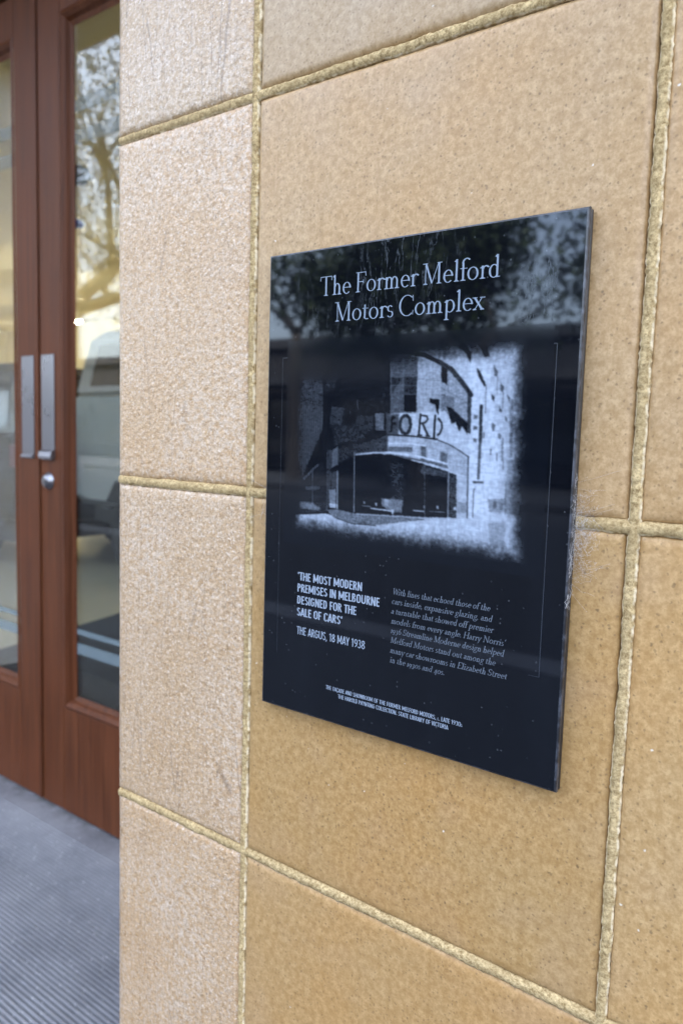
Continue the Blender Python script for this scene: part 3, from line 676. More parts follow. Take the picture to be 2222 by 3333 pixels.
body = [('With lines that echoed those of the', 146.6, 292.9, 237.2), ('cars inside, expansive glazing, and', 146.0, 301.1, 239.4),
        ('a turntable that showed off premier', 145.8, 309.4, 240.6), ("models from every angle. Harry Norris'", 146.0, 317.9, 251.0),
        ('1936 Streamline Moderne design helped', 146.0, 326.1, 250.5), ('Melford Motors stand out among the', 146.0, 334.5, 243.8),
        ('many car showrooms in Elizabeth Street', 146.0, 343.2, 253.7), ('in the 1930s and 40s.', 146.2, 351.5, 200.0)]
inscription([(s_, dict(font=ITA, x=x_, y=y_, cap=5.2, width=xr-x_-.9, slant=.22, space=.26)) for s_, x_, y_, xr in body], 'description', M_LETD)
inscription([('THE FA\u00c7ADE AND SHOWROOM OF THE FORMER MELFORD MOTORS, c. LATE 1930s', dict(font=SANC, x=78.7, y=390.0, cap=3.7, width=138.5, space=.26)),
             ('THE HAROLD PAYNTING COLLECTION. STATE LIBRARY OF VICTORIA', dict(font=SANC, x=92.8, y=395.5, cap=3.7, width=112.0, space=.26))], 'caption')
def hair(x0, y0_, x1, y1_, wd=.34):
    mb.add([((p[0])/1000, -(FRONT+.00003), PH-p[1]/1000) for q in ln(x0, y0_, x1, y1_, wd) for p in q], [(0, 1, 2, 3)])
mb = MB(); hair(18.6, 92.8, 36.5, 92.8); hair(18.6, 92.8, 18.6, 368, .22); mb.build('border_line', M_LINE, plaque, recalc=False); mb = MB(); hair(263, 92.0, 278.4, 92.0, .55); hair(278.4, 92.0, 278.4, 336, .45); hair(278.4, 336, 270, 336, .2)
mb.build('border_line', M_LINE, plaque, recalc=False)

# ---------------------------------------------------------------- spider web on the plaque's right edge
m = NT('web_silk'); m.base((.62, .60, .60), .6, .3); M_WEB = m.m
mb = MB(); rr = random.Random(4); xe = -.1993; zc = 1.1405
def thread(a, b_, r_=.00011, sag=.0025):
    a, b_ = Vector(a), Vector(b_); mid = (a+b_)/2 + Vector((rr.uniform(-1, 1), -abs(rr.uniform(0, .6)), -rr.random()))*sag
    mb.tube([a, a*.55+mid*.3+b_*.15, mid, b_*.55+mid*.3+a*.15, b_], r_, 4, False)
for k in range(520):                                       # tangled sheet between edge and joint
    u = rr.betavariate(1.0, 2.4)*.020; z = zc + rr.gauss(-.006, .014); y = -.001 - (1 - u/.026)*rr.uniform(.001, .008)
    l = rr.uniform(.001, .0038); a_ = rr.uniform(0, 6.28)
    thread((xe+u, y, z), (xe+max(.0005, u+l*math.cos(a_)), y+rr.uniform(-.001, .001), z+l*math.sin(a_)), rr.uniform(.000035, .00007), .001)
for k in range(16):
    z = zc + rr.uniform(-.05, .032); thread((xe, -.001-rr.random()*.008, z), (xe+rr.uniform(.008, .030), -.0012, z+rr.gauss(-.002, .008)), .000045, .003)
for k in range(60):                                        # silk stuck along the glass edge
    z = zc + rr.uniform(-.055, .035); thread((xe+rr.uniform(-.0012, .0012), -.0102+rr.uniform(0, .006), z), (xe+rr.uniform(-.0016, .0014), -.0104+rr.uniform(0, .007), z+rr.uniform(-.012, .012)), rr.uniform(.00006, .00014), .002)
web = mb.build('spider_web', M_WEB); tag(web, 'dusty white spider web strung from the right edge of the black plaque over the joint', 'spider web')
mb = MB(); rr = random.Random(9)
def thread2(a, b_): thread(a, b_, .00007, .002)
thread2((-.4965, -.006, 1.1480), (-.523, -.001, 1.1555)); thread2((-.4972, -.004, 1.128), (-.521, -.001, 1.119))
for k in range(5): thread2((-.4965-rr.random()*.004, -.004, 1.12+rr.random()*.03), (-.511+rr.random()*.008, -.001, 1.11+rr.random()*.03))
web2 = mb.build('spider_web', M_WEB); tag(web2, 'few loose silk threads between the left edge of the plaque and the mortar joint', 'spider web')
# ---------------------------------------------------------------- ground
GY = 300
m = NT('asphalt'); m.base(m.mix(m.ramp(m.noise(120, 4), [(.35, 0.0), (.65, 1.0)]), (.03, .032, .036), (.055, .057, .062)), .85, .3); m.bump(m.noise(200, 3), .5, .004); M_ASPH = m.m
m = NT('footpath_stone'); m.base(m.mix(m.noise(9, 5), (.040, .042, .047), (.062, .065, .072)), .75, .4); m.bump(m.noise(150, 3), .4, .003); M_PATH = m.m
tag(MB().box(-GY, GY, -GY, GY, -.5, -.152).build('ground', plain('earth', (.10, .09, .075), .95)), kind='structure')
tag(MB().box(-200, 200, -13.4, -3.25, -.151, -.13).build('road', M_ASPH), kind='structure')
tag(MB().box(-200, 200, -3.25, -.02, -.15, -.004).build('footpath', M_PATH), kind='structure')
tag(MB().box(-200, 200, -3.52, -3.25, -.15, -.0).build('kerb', plain('bluestone', (.14, .145, .16), .7)), kind='structure')
tag(MB().box(-200, 200, -18.0, -13.4, -.15, -.004).build('footpath', M_PATH), kind='structure')
# grooved concrete ramp in front of the doors: real ridges running along the wall
m = NT('grooved_concrete'); big = m.noise(5, 5, .6); md = m.noise(38, 5, .65)
c = m.mix(m.ramp(big, [(.35, 0.0), (.65, 1.0)]), (.185, .187, .203), (.275, .277, .293))
c = m.mix(m.ramp(md, [(.54, 0.0), (.70, .55)]), c, (.36, .365, .39)); c = m.mix(m.ramp(m.noise(11, 4), [(.60, 0.0), (.75, .5)]), c, (.13, .135, .15))
gv = m.n('ShaderNodeAttribute', attribute_name='groove'); c = m.mix(m.math('MULTIPLY', gv.outputs['Fac'], .62), c, (.045, .048, .06))  # shade and grime of the grooves put into the colour
gt = m.vor(95); sg = m.n('ShaderNodeSeparateColor'); m.t.links.new(gt.outputs['Color'], sg.inputs[0]); c = m.mix(m.math('MULTIPLY', m.ramp(gt.outputs['Distance'], [(.16, .8), (.30, 0.0)]), m.math('GREATER_THAN', sg.outputs[0], .86)), c, (.50, .50, .50))
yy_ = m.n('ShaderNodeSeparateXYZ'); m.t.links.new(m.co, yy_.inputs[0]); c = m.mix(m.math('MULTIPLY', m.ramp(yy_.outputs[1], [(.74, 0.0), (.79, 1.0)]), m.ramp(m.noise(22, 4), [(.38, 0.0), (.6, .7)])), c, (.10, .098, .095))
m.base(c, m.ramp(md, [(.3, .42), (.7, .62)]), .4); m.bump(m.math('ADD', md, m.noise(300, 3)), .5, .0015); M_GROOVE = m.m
V = []; F = []; ys = []; y = -.02; rr = random.Random(3)
while y < .715:
    p_ = .0118; wear = 1.0 if y < .45 else max(.25, 1 - (y-.45)/.35)
    ys += [(y, -.0062*wear), (y+p_*.16, 0), (y+p_*.55, .0003), (y+p_*.71, -.0062*wear)]; y += p_
ys += [(.7155, .0005), (.79, .0005), (.90, .0005)]
xs = np.linspace(-3.6, -.74, 60)
for x in xs:
    for (yy, zz_) in ys: V.append((float(x), yy, zz_ + .0006*mnoise.noise(Vector((x*7, yy*40, 0)))))
k = len(ys)
for i in range(len(xs)-1):
    for j in range(k-1): F.append((i*k+j, (i+1)*k+j, (i+1)*k+j+1, i*k+j+1))
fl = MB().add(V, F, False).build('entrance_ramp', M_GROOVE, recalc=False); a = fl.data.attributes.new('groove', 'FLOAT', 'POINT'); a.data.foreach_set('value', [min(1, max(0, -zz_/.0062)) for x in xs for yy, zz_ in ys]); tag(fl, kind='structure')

# ---------------------------------------------------------------- timber doors
m = NT('mahogany'); gr = m.noise(1.0, 5, .6, m.scale(70, 70, 2.2), .6); gl = m.noise(3, 3)
c = m.mix(m.ramp(gr, [(.32, 0.0), (.68, 1.0)]), (.066, .020, .008), (.142, .047, .019)); c = m.mix(m.ramp(gl, [(.4, 0.0), (.7, .35)]), c, (.16, .046, .018))
m.base(c, m.ramp(gr, [(.3, .36), (.7, .5)]), .16); m.bump(gr, .06, .001); M_WOOD = m.m
m = NT('brushed_steel'); m.base((.27, .27, .295), m.ramp(m.noise(9, 3), [(.3, .24), (.7, .34)]), .5, .95); M_STEEL = m.m
def glass_mat(name):
    m = NT(name); tr = m.n('ShaderNodeBsdfTransparent'); gl = m.n('ShaderNodeBsdfGlossy'); fr = m.n('ShaderNodeFresnel'); mx = m.n('ShaderNodeMixShader')
    tr.inputs[0].default_value = (.93, .955, .94, 1); gl.inputs['Roughness'].default_value = .0; 
    gm = m.n('ShaderNodeNewGeometry'); m.set(fr.inputs[0], m.math('SUBTRACT', 1.66, m.math('MULTIPLY', gm.outputs['Backfacing'], 1.66 - 1/1.66)))
    m.t.links.new(fr.outputs[0], mx.inputs[0]); m.t.links.new(tr.outputs[0], mx.inputs[1]); m.t.links.new(gl.outputs[0], mx.inputs[2]); m.t.links.new(mx.outputs[0], m.out.inputs[0])
    return m.m
M_GLASS = glass_mat('door_glass')
m = NT('frosted_stripe'); tr = m.n('ShaderNodeBsdfTransparent'); df = m.n('ShaderNodeBsdfDiffuse'); mx = m.n('ShaderNodeMixShader'); df.inputs[0].default_value = (.27, .34, .37, 1)
mx.inputs[0].default_value = .40; m.t.links.new(tr.outputs[0], mx.inputs[1]); m.t.links.new(df.outputs[0], mx.inputs[2]); m.t.links.new(mx.outputs[0], m.out.inputs[0]); M_STRIPE = m.m; M_FAINT = m.m.copy(); M_FAINT.name = 'worn_stripe'; [n_ for n_ in M_FAINT.node_tree.nodes if n_.type == 'MIX_SHADER'][0].inputs[0].default_value = .17
DY = .793
def moulding(mb, x0, x1, z0, z1):
    """Bead round the glass: slopes back from the frame face to the pane."""
    a = [(x0, z0), (x1, z0), (x1, z1), (x0, z1)]
    L = [(0.0, .000), (.010, -.003), (.020, .006), (.026, .016), (.040, .022)]
    V = []; F = []
    for i, dy in L:
        V += [(x + (i if x == x0 else -i), DY+dy, z + (i if z == z0 else -i)) for x, z in a]
    for k in range(len(L)-1):
        for q in range(4): F.append((k*4+q, k*4+(q+1) % 4, (k+1)*4+(q+1) % 4, (k+1)*4+q))
    mb.add(V, F)
def door_leaf(x0, x1, meet_right, label):
    d = empty('glazed_door', ((x0+x1)/2, DY, 0)); tag(d, label, 'door')
    ox = (x0+x1)/2
    sw = .118; zb, zt = .338, 2.375; top = 2.492
    def part(mb, name, mat, parent=d):
        mb.v = [(x-ox, y-DY, z) for x, y, z in mb.v]
        return mb.build(name, mat, parent)
    gx0, gx1 = x0+sw, x1-sw
    part(MB().bbox(x0, gx0, DY, DY+.045, .006, top, .003), 'stile', M_WOOD); part(MB().bbox(gx1, x1, DY, DY+.045, .006, top, .003), 'stile', M_WOOD)
    part(MB().bbox(gx0+.0004, gx1-.0004, DY+.0006, DY+.044, .006, zb, .002), 'bottom_rail', M_WOOD)
    part(MB().bbox(gx0+.0004, gx1-.0004, DY+.0006, DY+.044, zt, top, .002), 'top_rail', M_WOOD)
    mb = MB(); moulding(mb, gx0, gx1, zb, zt); part(mb, 'glazing_bead', M_WOOD)
    pane = part(MB().box(gx0+.02, gx1-.02, DY+.024, DY+.030, zb+.015, zt-.015), 'pane', M_GLASS)
    for z0, z1 in ((2.098, 2.136), (2.010, 2.050), (.573, .590), (.512, .546)):
        s_ = MB().box(gx0+.034, gx1-.034, DY+.0226, DY+.0232, z0, z1); s_.v = [(x-ox, y-DY, z) for x, y, z in s_.v]
        so_ = s_.build('safety_stripe', M_STRIPE if z0 < 1 else M_FAINT, pane)
    xm = (x1-.0535) if meet_right else (x0+.0485)
    mb = MB(); hw = .033
    mb.bbox(xm-hw, xm+hw, DY-.004, DY-.0004, 1.104, 1.419, .0015)
    plate = part(mb, 'push_plate', M_STEEL)
    mb = MB()
    pr = [(-.004, 1.104), (-.0085, 1.1045), (-.0105, 1.108), (-.0085, 1.113), (-.004, 1.1135)] if meet_right else [(-.004, 1.104), (-.012, 1.1035), (-.0165, 1.112), (-.013, 1.126), (-.004, 1.133)]
    V = [(x, DY+a_, z) for x in (xm-hw, xm+hw) for a_, z in pr]; n5 = len(pr)
    F = [(i, i+1, n5+i+1, n5+i) for i in range(n5-1)] + [tuple(range(n5)), tuple(range(2*n5-1, n5-1, -1))]
    mb.add(V, F, False); lip = part(mb, 'pull_lip', M_STEEL, plate)
    if not meet_right:
        mb = MB(); mb.lathe([(0.0001, -.016), (.014, -.0155), (.0185, -.013), (.0215, -.006), (.026, -.003), (.027, -.0002)], (xm-.001, DY, 1.037), 'y')
        lk = part(mb, 'lock_cylinder', M_STEEL)
        kb = MB().box(xm-.0035, xm+.0015, DY-.0165, DY-.0158, 1.029, 1.045); kb.v = [(x-ox, y-DY, z) for x, y, z in kb.v]; kb.build('keyhole', plain('keyhole_dark', (.02, .02, .02), .6), lk)
        astragal = MB().bbox(x0-.012, x0+.003, DY-.006, DY-.0008, .01, top-.004, .002); part(astragal, 'meeting_bead', M_WOOD)
    return d
XM = -2.190
door_leaf(XM-1.0, XM-.004, True, 'mahogany glazed door leaf farther from the tiled wall, plain push plate without a lock')
door_leaf(XM+.004, XM+1.0, False, 'mahogany glazed door leaf with round steel lock below its push plate, next to the tiled wall')
fr = empty('door_frame', (XM, DY, 0)); tag(fr, 'dark mahogany frame and head over the pair of glazed doors', 'door frame')
def fpart(mb, name): mb.v = [(x-XM, y-DY, z) for x, y, z in mb.v]; mb.build(name, M_WOOD, fr)
fpart(MB().bbox(XM-1.10, XM+1.10, DY-.03, DY+.07, 2.497, 2.62, .004), 'head'); fpart(MB().bbox(XM-1.10, XM-1.006, DY-.03, DY+.07, 0.003, 2.496, .004), 'jamb'); fpart(MB().bbox(XM+1.006, XM+1.10, DY-.03, DY+.07, .003, 2.496, .004), 'jamb')

# ---------------------------------------------------------------- the showroom building round the door
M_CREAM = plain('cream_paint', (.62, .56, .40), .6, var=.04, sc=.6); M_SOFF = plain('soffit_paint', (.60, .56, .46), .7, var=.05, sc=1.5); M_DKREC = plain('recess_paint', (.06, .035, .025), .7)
bld = empty('showroom_building', (0, 6, 0)); tag(bld, 'showroom building behind the doors with cream interior walls and ceiling', 'building')
def bpart(mb, name, mat): mb.v = [(x, y-6, z) for x, y, z in mb.v]; return mb.build(name, mat, bld)
IX0, IX1, IY1, IZ = -24.0, 3.0, 13.0, 4.25
bpart(MB().box(IX0-.2, IX1+.2, .84, IY1+.2, IZ, IZ+.25), 'ceiling', M_CREAM)
bpart(MB().box(IX0, IX1, IY1, IY1+.2, 0.004, IZ-.002), 'back_wall', M_CREAM)
bpart(MB().box(IX0-.2, IX0-.001, .87, IY1+.2, 0.004, IZ-.002), 'side_wall', M_CREAM); bpart(MB().box(IX1+.001, IX1+.2, .87, IY1+.2, 0.004, IZ-.002), 'side_wall', M_CREAM)
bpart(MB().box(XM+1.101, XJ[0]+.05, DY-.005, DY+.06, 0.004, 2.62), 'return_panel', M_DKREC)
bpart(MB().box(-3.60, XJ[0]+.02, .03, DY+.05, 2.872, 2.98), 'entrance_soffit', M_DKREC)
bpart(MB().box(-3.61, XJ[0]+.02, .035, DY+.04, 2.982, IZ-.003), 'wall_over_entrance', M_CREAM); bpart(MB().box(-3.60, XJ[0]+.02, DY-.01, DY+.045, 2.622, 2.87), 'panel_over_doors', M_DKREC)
bpart(MB().box(-3.75, -3.61, -.01, DY+.05, 0.004, IZ-.003), 'pier', M_TILE)
bpart(MB().box(-24.2, -3.752, .03, .30, 0.004, .55).box(-24.2, -3.752, .03, .30, 3.3, IZ-.003), 'shopfront_wall', M_CREAM)
for k in range(5): bpart(MB().box(-24.1+k*4.06, -20.15+k*4.06, .14, .15, .55, 3.3), 'shop_window', M_GLASS); 
bpart(MB().box(-30, 12, 0.02, 14, IZ+.252, 22), 'upper_shade_mass', plain('render_cream', (.52, .45, .33), .85))  # unseen mass over the showroom, made this tall to shade the street
bpart(MB().box(1.68, 12, .02, .5, 0.004, IZ-.003), 'shopfront_pier', M_TILE)
can = empty('shade_canopy', (0, 0, 4.7)); tag(can, 'added flat cream canopy, out of view, holding sky light off the tiled wall', 'canopy')  # unseen canopy, added to keep the top of the wall from brightening
MB().box(-30, 12, -1.0, .019, .003, .02).build('soffit', M_SOFF, can); MB().box(-30, 12, -1.03, -1.002, -.02, .34).build('fascia', plain('fascia_paint', (.30, .27, .22), .5), can); MB().box(-30, 12, -1.0, .019, .022, .30).build('deck', plain('deck_metal', (.35, .35, .36), .6), can)
m = NT('polished_floor'); m.base(m.mix(m.noise(2.5, 4), (.56, .50, .36), (.66, .60, .45)), .16, .5); M_FLOOR = m.m
tag(MB().box(IX0, IX1, .90, IY1, -.02, .0005).build('showroom_floor', M_FLOOR), kind='structure')
mt = MB(); q = [(-3.70, .93), (-.9, .93), (-.9, 4.6), (-4.85, 4.6), (-4.08, 2.45)]
mt.add([(x, y, .004) for x, y in q] + [(x, y, .014) for x, y in q], [(0,1,2,3,4), (9,8,7,6,5)] + [(i, (i+1) % 5, 5+(i+1) % 5, 5+i) for i in range(5)])
mt = mt.build('entrance_mat', plain('charcoal_carpet', (.022, .026, .036), .9, var=.3, sc=40, bump=.4)); tag(mt, 'charcoal entrance mat on the pale showroom floor behind the door glass', 'mat')
# tube lights in rows under the ceiling
m = NT('lit_tube'); em_ = m.n('ShaderNodeEmission'); em_.inputs[0].default_value = (1, .90, .68, 1); em_.inputs[1].default_value = 11.0; m.t.links.new(em_.outputs[0], m.out.inputs[0]); M_LIT = m.m
M_HOUS = plain('white_enamel', (.75, .74, .70), .4)
lp = None
spots = [(x, y) for y in (3.4, 5.8, 8.2, 11.2) for x in (-22, -18, -14, -10, -6, -2) if not (y < 6 and x in (-6, -10))]
for x, y in spots:
    if lp is None:
        lp = empty('ceiling_light'); tag(lp, 'long lit tube light hanging under the cream showroom ceiling', 'ceiling light', 'tube lights under the showroom ceiling')
        MB().bbox(-.75, .75, -.06, .06, .06, .12, .01).box(-.6, -.58, -.01, .01, .12, .405).box(.58, .6, -.01, .01, .12, .405).build('housing', M_HOUS, lp)
        MB().tube([(-.72, 0, .03), (.72, 0, .03)], .017, 10).build('tube', M_LIT, lp); o = lp
    else: o = copy_tree(lp)
    o.location = (x, y, IZ-.405)
# round fan-grille speaker and small blue lamp hanging inside, by the door
def hang(name, label, cat, x, y, z, r_, mat, drop):
    d = empty(name, (x, y, z)); tag(d, label, cat)
    MB().lathe([(.0001, -r_*.55), (r_*.6, -r_*.5), (r_*.95, -r_*.15), (r_, r_*.1), (r_*.8, r_*.45), (.0001, r_*.6)], (0, 0, 0), 'z', 20).build('shade', mat, d)
    MB().tube([(0, 0, r_*.55), (0, 0, drop)], .008, 6).build('rod', M_HOUS, d)
hang('pendant_lamp', 'dark ribbed pendant shade hanging inside the door glass', 'pendant lamp', -5.30, 3.02, 3.10, .115, plain('dark_ribbed', (.05, .055, .05), .4), IZ-3.10)
hang('pendant_lamp', 'small blue pendant lamp below the dark ribbed one', 'pendant lamp', -5.42, 3.10, 2.78, .06, plain('blue_shade', (.03, .05, .30), .3), IZ-2.78)
# ---------------------------------------------------------------- cars
M_TYRE = plain('tyre_rubber', (.02, .02, .021), .8); M_RIM = plain('alloy', (.45, .45, .46), .3, .9); M_DGL = plain('dark_car_glass', (.012, .016, .02), .06, spec=.8); M_TRIM = plain('black_trim', (.018, .018, .02), .5)
M_RED = plain('red_lamp', (.13, .006, .008), .2); M_CLR = plain('clear_lamp', (.6, .6, .6), .1); M_CHR = plain('chrome', (.7, .7, .7), .12, 1.0)
def arc(cx, cz, r_, a0, a1, n=8): return [(cx+r_*math.cos(R(a0+(a1-a0)*i/n)), cz+r_*math.sin(R(a0+(a1-a0)*i/n))) for i in range(n+1)]
def make_car(name, label, paint, L=4.75, W=1.86, H=1.9, belt=1.42, ground=.42, hood=1.2, slope_f=.55, slope_r=.22, wr=.39, spare=False, group=None, cat='car'):
    """Nose towards +x; the body sides, the glazed cabin, lamps, wheels and trim are parts."""
    c = empty(name); tag(c, label, cat, group)
    x0, x1 = -L/2, L/2; fx, rx = x1-.86, x0+.92; hx = x1-1.30
    P = [(x0+.05, ground+.06)] + arc(rx, wr, wr+.09, 180, 0) + arc(fx, wr, wr+.09, 180, 0) + [(x1-.08, ground), (x1, ground+.15), (x1-.01, hood-.2), (x1-.14, hood-.06), (hx-.1, hood+.03), (hx-.42, belt), (x0+.08, belt), (x0, belt-.12), (x0-.02, ground+.3)]
    P = [(x, max(z, ground)) if i < 1 else (x, z) for i, (x, z) in enumerate(P)]
    P = [(x, ground if abs(z-wr) < .01 else z) for x, z in P]
    MB().prism(P, -W/2, W/2, .05, .07).build('body', paint, c)
    # cabin
    ca = []; zr = H; w0, w1 = W/2-.05, W/2-.19
    rows = [(belt-.01, x0+.06, hx-.30, w0), (H-.10, x0+.06+slope_r*.85, hx-.30-slope_f*.9, w1+.02), (H-.02, x0+.16+slope_r, hx-.40-slope_f, w1-.06), (H, x0+.34+slope_r, hx-.62-slope_f, w1-.2)]
    V = []; F = []
    for z, a_, b_, w_ in rows: V += [(a_, -w_, z), (b_, -w_, z), (b_, w_, z), (a_, w_, z)]
    for k in range(3):
        for i in range(4): F.append((k*4+i, k*4+(i+1) % 4, (k+1)*4+(i+1) % 4, (k+1)*4+i))
    F.append((12, 13, 14, 15)); MB().add(V, F).build('cabin', paint, c)
    def edge(z, side):                                     # cabin edge at height z
        t_ = (z-belt)/(H-.10-belt); return rows[0][side]*(1-t_) + rows[1][side]*t_
    za, zb = belt+.04, H-.14
    for s_ in (-1, 1):
        cuts = [(0.05, .27), (.31, .60), (.64, .93)]
        for a_, b_ in cuts:
            q = []
            for z, u in ((za, a_), (za, b_), (zb, b_), (zb, a_)):
                xa, xb, ww = edge(z, 1), edge(z, 2), edge(z, 3)
                q.append((xa + (xb-xa)*u, s_*(ww+.004), z))
            q2 = [(x, y - s_*.012, z) for x, y, z in q]
            MB().add(q+q2, [(0,1,2,3), (7,6,5,4), (0,4,5,1), (1,5,6,2), (2,6,7,3), (3,7,4,0)]).build('side_window', M_DGL, c)
        for u in (.30, .62):
            xx = rows[0][1] + (rows[0][2]-rows[0][1])*u
            MB().bbox(xx-.24, xx-.10, s_*(W/2)-.02, s_*(W/2)+.03, belt-.14, belt-.105, .006).build('door_handle', M_CHR if spare else paint, c)
        MB().bbox(x0+1.45, fx-.56, s_*(W/2)-.06, s_*(W/2)+.035, ground-.06, ground+.025, .01).build('side_step', M_RIM, c)
        MB().bbox(x0+.2, x1-.2, s_*(W/2)-.005, s_*(W/2)+.008, ground+.035, ground+.075, .003).build('sill_trim', M_TRIM, c)
        xm = hx-.55; MB().bbox(xm-.06, xm+.08, s_*(W/2+.02), s_*(W/2+.22), belt, belt+.17, .03).build('wing_mirror', paint, c)
        for xw in (fx, rx):
            wh = MB().lathe([(wr*.62, -.10), (wr*.92, -.115), (wr, -.085), (wr, .085), (wr*.92, .115), (wr*.62, .10)], (xw, s_*(W/2-.13), wr), 'y').build('tyre', M_TYRE, c); wh.name = 'wheel'
            mbr = MB().lathe([(.0001, s_*.10), (.07, s_*.105), (.085, s_*.06), (wr*.55, s_*.05), (wr*.62, s_*.10), (wr*.63, -s_*.09)], (xw, s_*(W/2-.13), wr), 'y')
            for k in range(6):
                a_ = k*math.pi/3; mbr.tube([(xw+.05*math.cos(a_), s_*(W/2-.13+.0)+s_*.085, wr+.05*math.sin(a_)), (xw+wr*.58*math.cos(a_), s_*(W/2-.13)+s_*.085, wr+wr*.58*math.sin(a_))], .022, 6)
            mbr.build('rim', M_RIM, wh)
        MB().bbox(x0-.03, x0+.09, s_*(W/2)-.12 if s_ > 0 else -W/2-.008, s_*(W/2)+.008 if s_ > 0 else -W/2+.12, belt-.30, belt-.10, .012).build('tail_light', M_RED, c)
        MB().bbox(x1-.20, x1+.008, (W/2-.36) if s_ > 0 else -W/2-.006, (W/2+.006) if s_ > 0 else -W/2+.36, hood-.34, hood-.16, .015).build('headlight', M_CLR, c)
    for nm, i, sg in (('rear_window', 1, -1), ('windscreen', 2, 1)):
        q = []
        for z, u in ((za, -1), (za, 1), (zb, 1), (zb, -1)): q.append((edge(z, i)+sg*.005, u*(edge(z, 3)-.09), z))
        q2 = [(x-sg*.012, y, z) for x, y, z in q]
        MB().add(q+q2, [(0,1,2,3), (7,6,5,4), (0,4,5,1), (1,5,6,2), (2,6,7,3), (3,7,4,0)]).build(nm, M_DGL, c)
    MB().bbox(x1-.10, x1+.05, -W/2+.08, W/2-.08, ground+.02, ground+.26, .03).build('bumper', M_TRIM, c); MB().bbox(x0-.08, x0+.08, -W/2+.08, W/2-.08, ground+.05, ground+.26, .03).build('bumper', M_TRIM, c)
    mg = MB()
    for k in range(5): mg.box(x1-.03, x1+.012, -.42, .42, hood-.36+k*.045, hood-.335+k*.045)
    mg.build('grille', M_CHR, c)
    MB().box(x0+.2, x1-.2, -W/2+.12, W/2-.12, ground-.12, ground+.05).build('chassis', M_TRIM, c)
    if spare:
        for s_ in (-1, 1): MB().tube([(x0+.5, s_*.60, H+.01), (x0+.55, s_*.60, H+.06), (hx-1.5, s_*.60, H+.06), (hx-1.45, s_*.60, H+.01)], .017, 8).build('roof_rail', M_CHR, c)
    return c
M_PALE = plain('pale_silver_paint', (.40, .43, .46), .22, .25, var=.03); M_BRON = plain('dark_bronze_paint', (.030, .026, .018), .25, .4, var=.04); M_WHITE = plain('white_paint', (.72, .73, .74), .25, var=.02)
suv = make_car('parked_car', 'pale silver four wheel drive with chrome roof rails inside the showroom', M_PALE, L=4.9, W=1.9, H=2.02, belt=1.50, ground=.56, hood=1.30, slope_r=.02, wr=.40, spare=True)
suv.location = (-5.66+2.45, 3.15+.97, .001)
dk = make_car('parked_car', 'dark bronze sport utility car on the showroom floor behind the farther door leaf', M_BRON, L=4.6, W=1.86, H=1.76, belt=1.16, ground=.34, hood=1.06, slope_f=.75, wr=.37)
dk.location = (-8.15, 3.75, .001); dk.rotation_euler.z = R(180)
dk2 = copy_tree(dk); dk2.location = (-9.6, 8.6, .001); dk2.rotation_euler.z = R(186)
dk2['label'] = 'dark bronze car at the back of the showroom, beyond the silver four wheel drive'
st = make_car('parked_car', 'white station car parked at the kerb across the footpath', M_WHITE, L=4.6, W=1.82, H=1.62, belt=1.02, ground=.26, hood=.92, slope_f=.7, slope_r=.4, wr=.33)
st.location = (-13.5, -4.55, -.129)

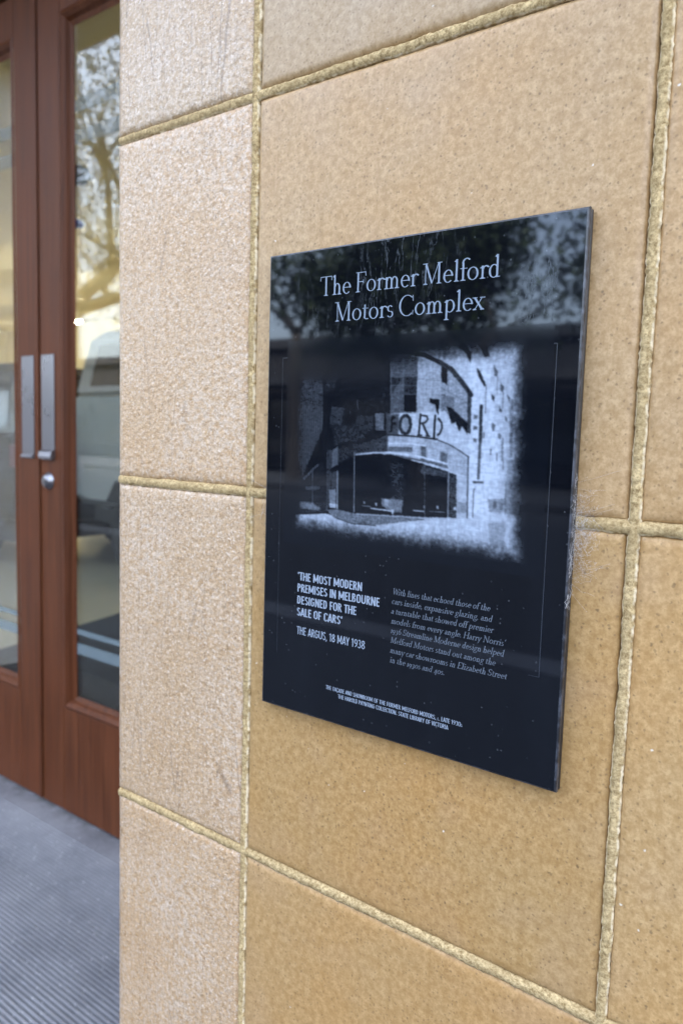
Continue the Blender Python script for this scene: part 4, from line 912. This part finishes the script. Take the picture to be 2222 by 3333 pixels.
# ---------------------------------------------------------------- trees
M_BARK = plain('bark', (.075, .062, .05), .9, var=.35, sc=14, bump=.6)
def leaf_mat(name, a_, b_):
    m = NT(name); oi = m.n('ShaderNodeAttribute', attribute_name='tint')
    m.base(m.mix(oi.outputs['Fac'], a_, b_), .55, .3); return m.m
M_LEAF = leaf_mat('plane_leaf', (.018, .032, .010), (.055, .085, .026)); M_LEAF2 = leaf_mat('elm_leaf', (.022, .036, .012), (.07, .10, .03))
def tree(name, label, loc, h, spread, fork, n_leaf, leaf, mat, seed, rt=.16, dens=.55, sparse=0):
    rr = random.Random(seed); t = empty(name, loc); tag(t, label, 'tree', 'street trees')
    tips = []; mb = MB()
    def limb(p, d, l, r_, lev):
        pts = [p]; rad = [r_]; q = p.copy(); dd = d.copy()
        for k in range(4):
            dd = (dd + Vector((rr.uniform(-.3, .3), rr.uniform(-.3, .3), rr.uniform(-.1, .25)))*.55).normalized(); q = q + dd*l/4
            pts.append(q.copy()); rad.append(r_*(1-.42*(k+1)/4))
            if lev >= 1: tips.append((q.copy(), lev))
        mb.tube(pts, rad, 7)
        if lev < 3:
            for k in range(rr.choice((2, 3)) if lev else 3):
                a_ = rr.uniform(0, 6.28); up = rr.uniform(.05, .7)
                nd = (dd*.55 + Vector((math.cos(a_), math.sin(a_), up))*.8).normalized()
                st_ = pts[rr.choice((2, 3, 4))]
                limb(st_, nd, l*rr.uniform(.58, .85), rad[-1]*.72, lev+1)
    tp = [Vector((0, 0, 0)), Vector((.03, .02, fork*.35)), Vector((.0, .05, fork*.7)), Vector((.04, .02, fork))]
    mb.tube([Vector((0, 0, -.05))]+tp, [rt*1.35, rt*1.2, rt, rt*.9, rt*.85], 10)
    for k in range(4):
        a_ = k*1.57 + rr.uniform(-.4, .4); limb(tp[-1] - Vector((0, 0, rr.uniform(0, .3))), Vector((math.cos(a_)*spread*.30, math.sin(a_)*spread*.30, 1)).normalized(), (h-fork)*.42, rt*.55, 0)
    mb.build('trunk', M_BARK, t)
    r2 = np.random.default_rng(seed); tp_ = np.array([q for q, l in tips]); k = r2.integers(0, len(tp_), n_leaf)
    sub = tp_[r2.permutation(len(tp_))[:max(12, int(len(tp_)*dens))]]
    cen = sub[r2.integers(0, len(sub), n_leaf)] + r2.normal(0, spread*.085, (n_leaf, 3))
    ax = r2.normal(0, 1, (n_leaf, 3)); ax /= np.linalg.norm(ax, axis=1)[:, None]; bx = np.cross(ax, r2.normal(0, 1, (n_leaf, 3))); bx /= np.linalg.norm(bx, axis=1)[:, None]
    sz = leaf*r2.uniform(.6, 1.4, (n_leaf, 1)); V = np.stack([cen-ax*sz, cen+bx*sz*.6, cen+ax*sz, cen-bx*sz*.6], 1).reshape(-1, 3)
    Fq = np.arange(n_leaf*4).reshape(-1, 4)
    me = bpy.data.meshes.new('crown'); me.from_pydata(V.tolist(), [], Fq.tolist()); me.materials.append(mat)
    at = me.attributes.new('tint', 'FLOAT', 'POINT'); at.data.foreach_set('value', np.repeat(r2.random(n_leaf), 4).astype(np.float32))
    link(bpy.data.objects.new('crown', me), t)
    return t
tree('plane_tree', 'slender open tree on the far footpath, leftmost reflected in the plaque', (-13.4, -15.0, -.01), 7.4, 3.6, 4.0, 1600, .075, M_LEAF, 3, .15, .5)
tree('plane_tree', 'broad uneven tree on the far footpath, mirrored behind the plaque title', (-9.3, -14.6, -.01), 7.8, 4.7, 2.3, 18000, .08, M_LEAF, 5, .17, .85)
tree('plane_tree', 'tall wide tree over the road, top right in the plaque reflection', (-1.9, -10.5, -.13), 10.2, 6.8, 5.2, 21000, .075, M_LEAF2, 8, .2, .75)
tree('elm_tree', 'near kerb tree with bare forking limbs mirrored in the door glass', (-9.6, -3.9, -.13), 8.5, 6.0, 3.0, 26000, .023, M_LEAF2, 12, .2, .45)
tree('elm_tree', 'leafy tree farther along the kerb mirrored in the door glass', (-17.5, -5.0, -.13), 10.5, 6.5, 3.2, 24000, .036, M_LEAF, 21, .24, .6)
lpole = empty('street_lamp', (-10.75, -15.6, -.004)); tag(lpole, 'thin dark lamp post on the far footpath beside the round-headed tree', 'street lamp')
MB().tube([(0, 0, 0), (0, 0, .5), (0, 0, .52), (0, 0, 6.2)], [.11, .11, .07, .05], 10).tube([(0, 0, 6.1), (.3, .3, 6.6), (.9, .9, 6.75)], .035, 8).build('post', plain('dark_post', (.03, .03, .035), .5), lpole)
MB().bbox(.8, 1.35, .8, 1.05, 6.66, 6.8, .03).build('lantern', M_TRIM, lpole)

# ---------------------------------------------------------------- buildings over the road (mirrored in the plaque)
def shop(label, x0, x1, h, col, canopy):
    b_ = empty('shop_building', ((x0+x1)/2, -20, -.004)); tag(b_, label, 'building'); hw = (x1-x0)/2
    wm = plain('dark_brick', col, .85, var=.25, sc=3)
    MB().box(-hw, hw, -8, 0, 0, h-.32).build('wall', wm, b_); MB().box(-hw-.05, hw+.05, -8, .16, h-.318, h).build('parapet', plain('parapet_render', tuple(x*1.5 for x in col), .8), b_)
    n = max(2, int(hw*2/3)); wd = 2*hw/n
    for k in range(n):
        xc = -hw + (k+.5)*wd
        MB().bbox(xc-wd*.42, xc+wd*.42, .002, .05, .45, 2.45, .01).build('window_frame', M_TRIM, b_)
        MB().box(xc-wd*.38, xc+wd*.38, .051, .058, .52, 2.38).build('window', M_DGL, b_)
    if canopy: MB().box(-hw, hw, .161, 2.4, 2.75, 2.98).build('verandah', plain('verandah_iron', (.05, .052, .06), .7), b_)
shop('low dark brick shop with a verandah across the road, leftmost of three', -60, -16.02, 4.5, (.035, .034, .036), True)
shop('low charcoal shop row across the road facing the plaque', -16, 12, 4.4, (.022, .024, .029), True)
shop('low grey shop across the road, rightmost of three', 12.02, 60, 4.9, (.07, .07, .072), False)
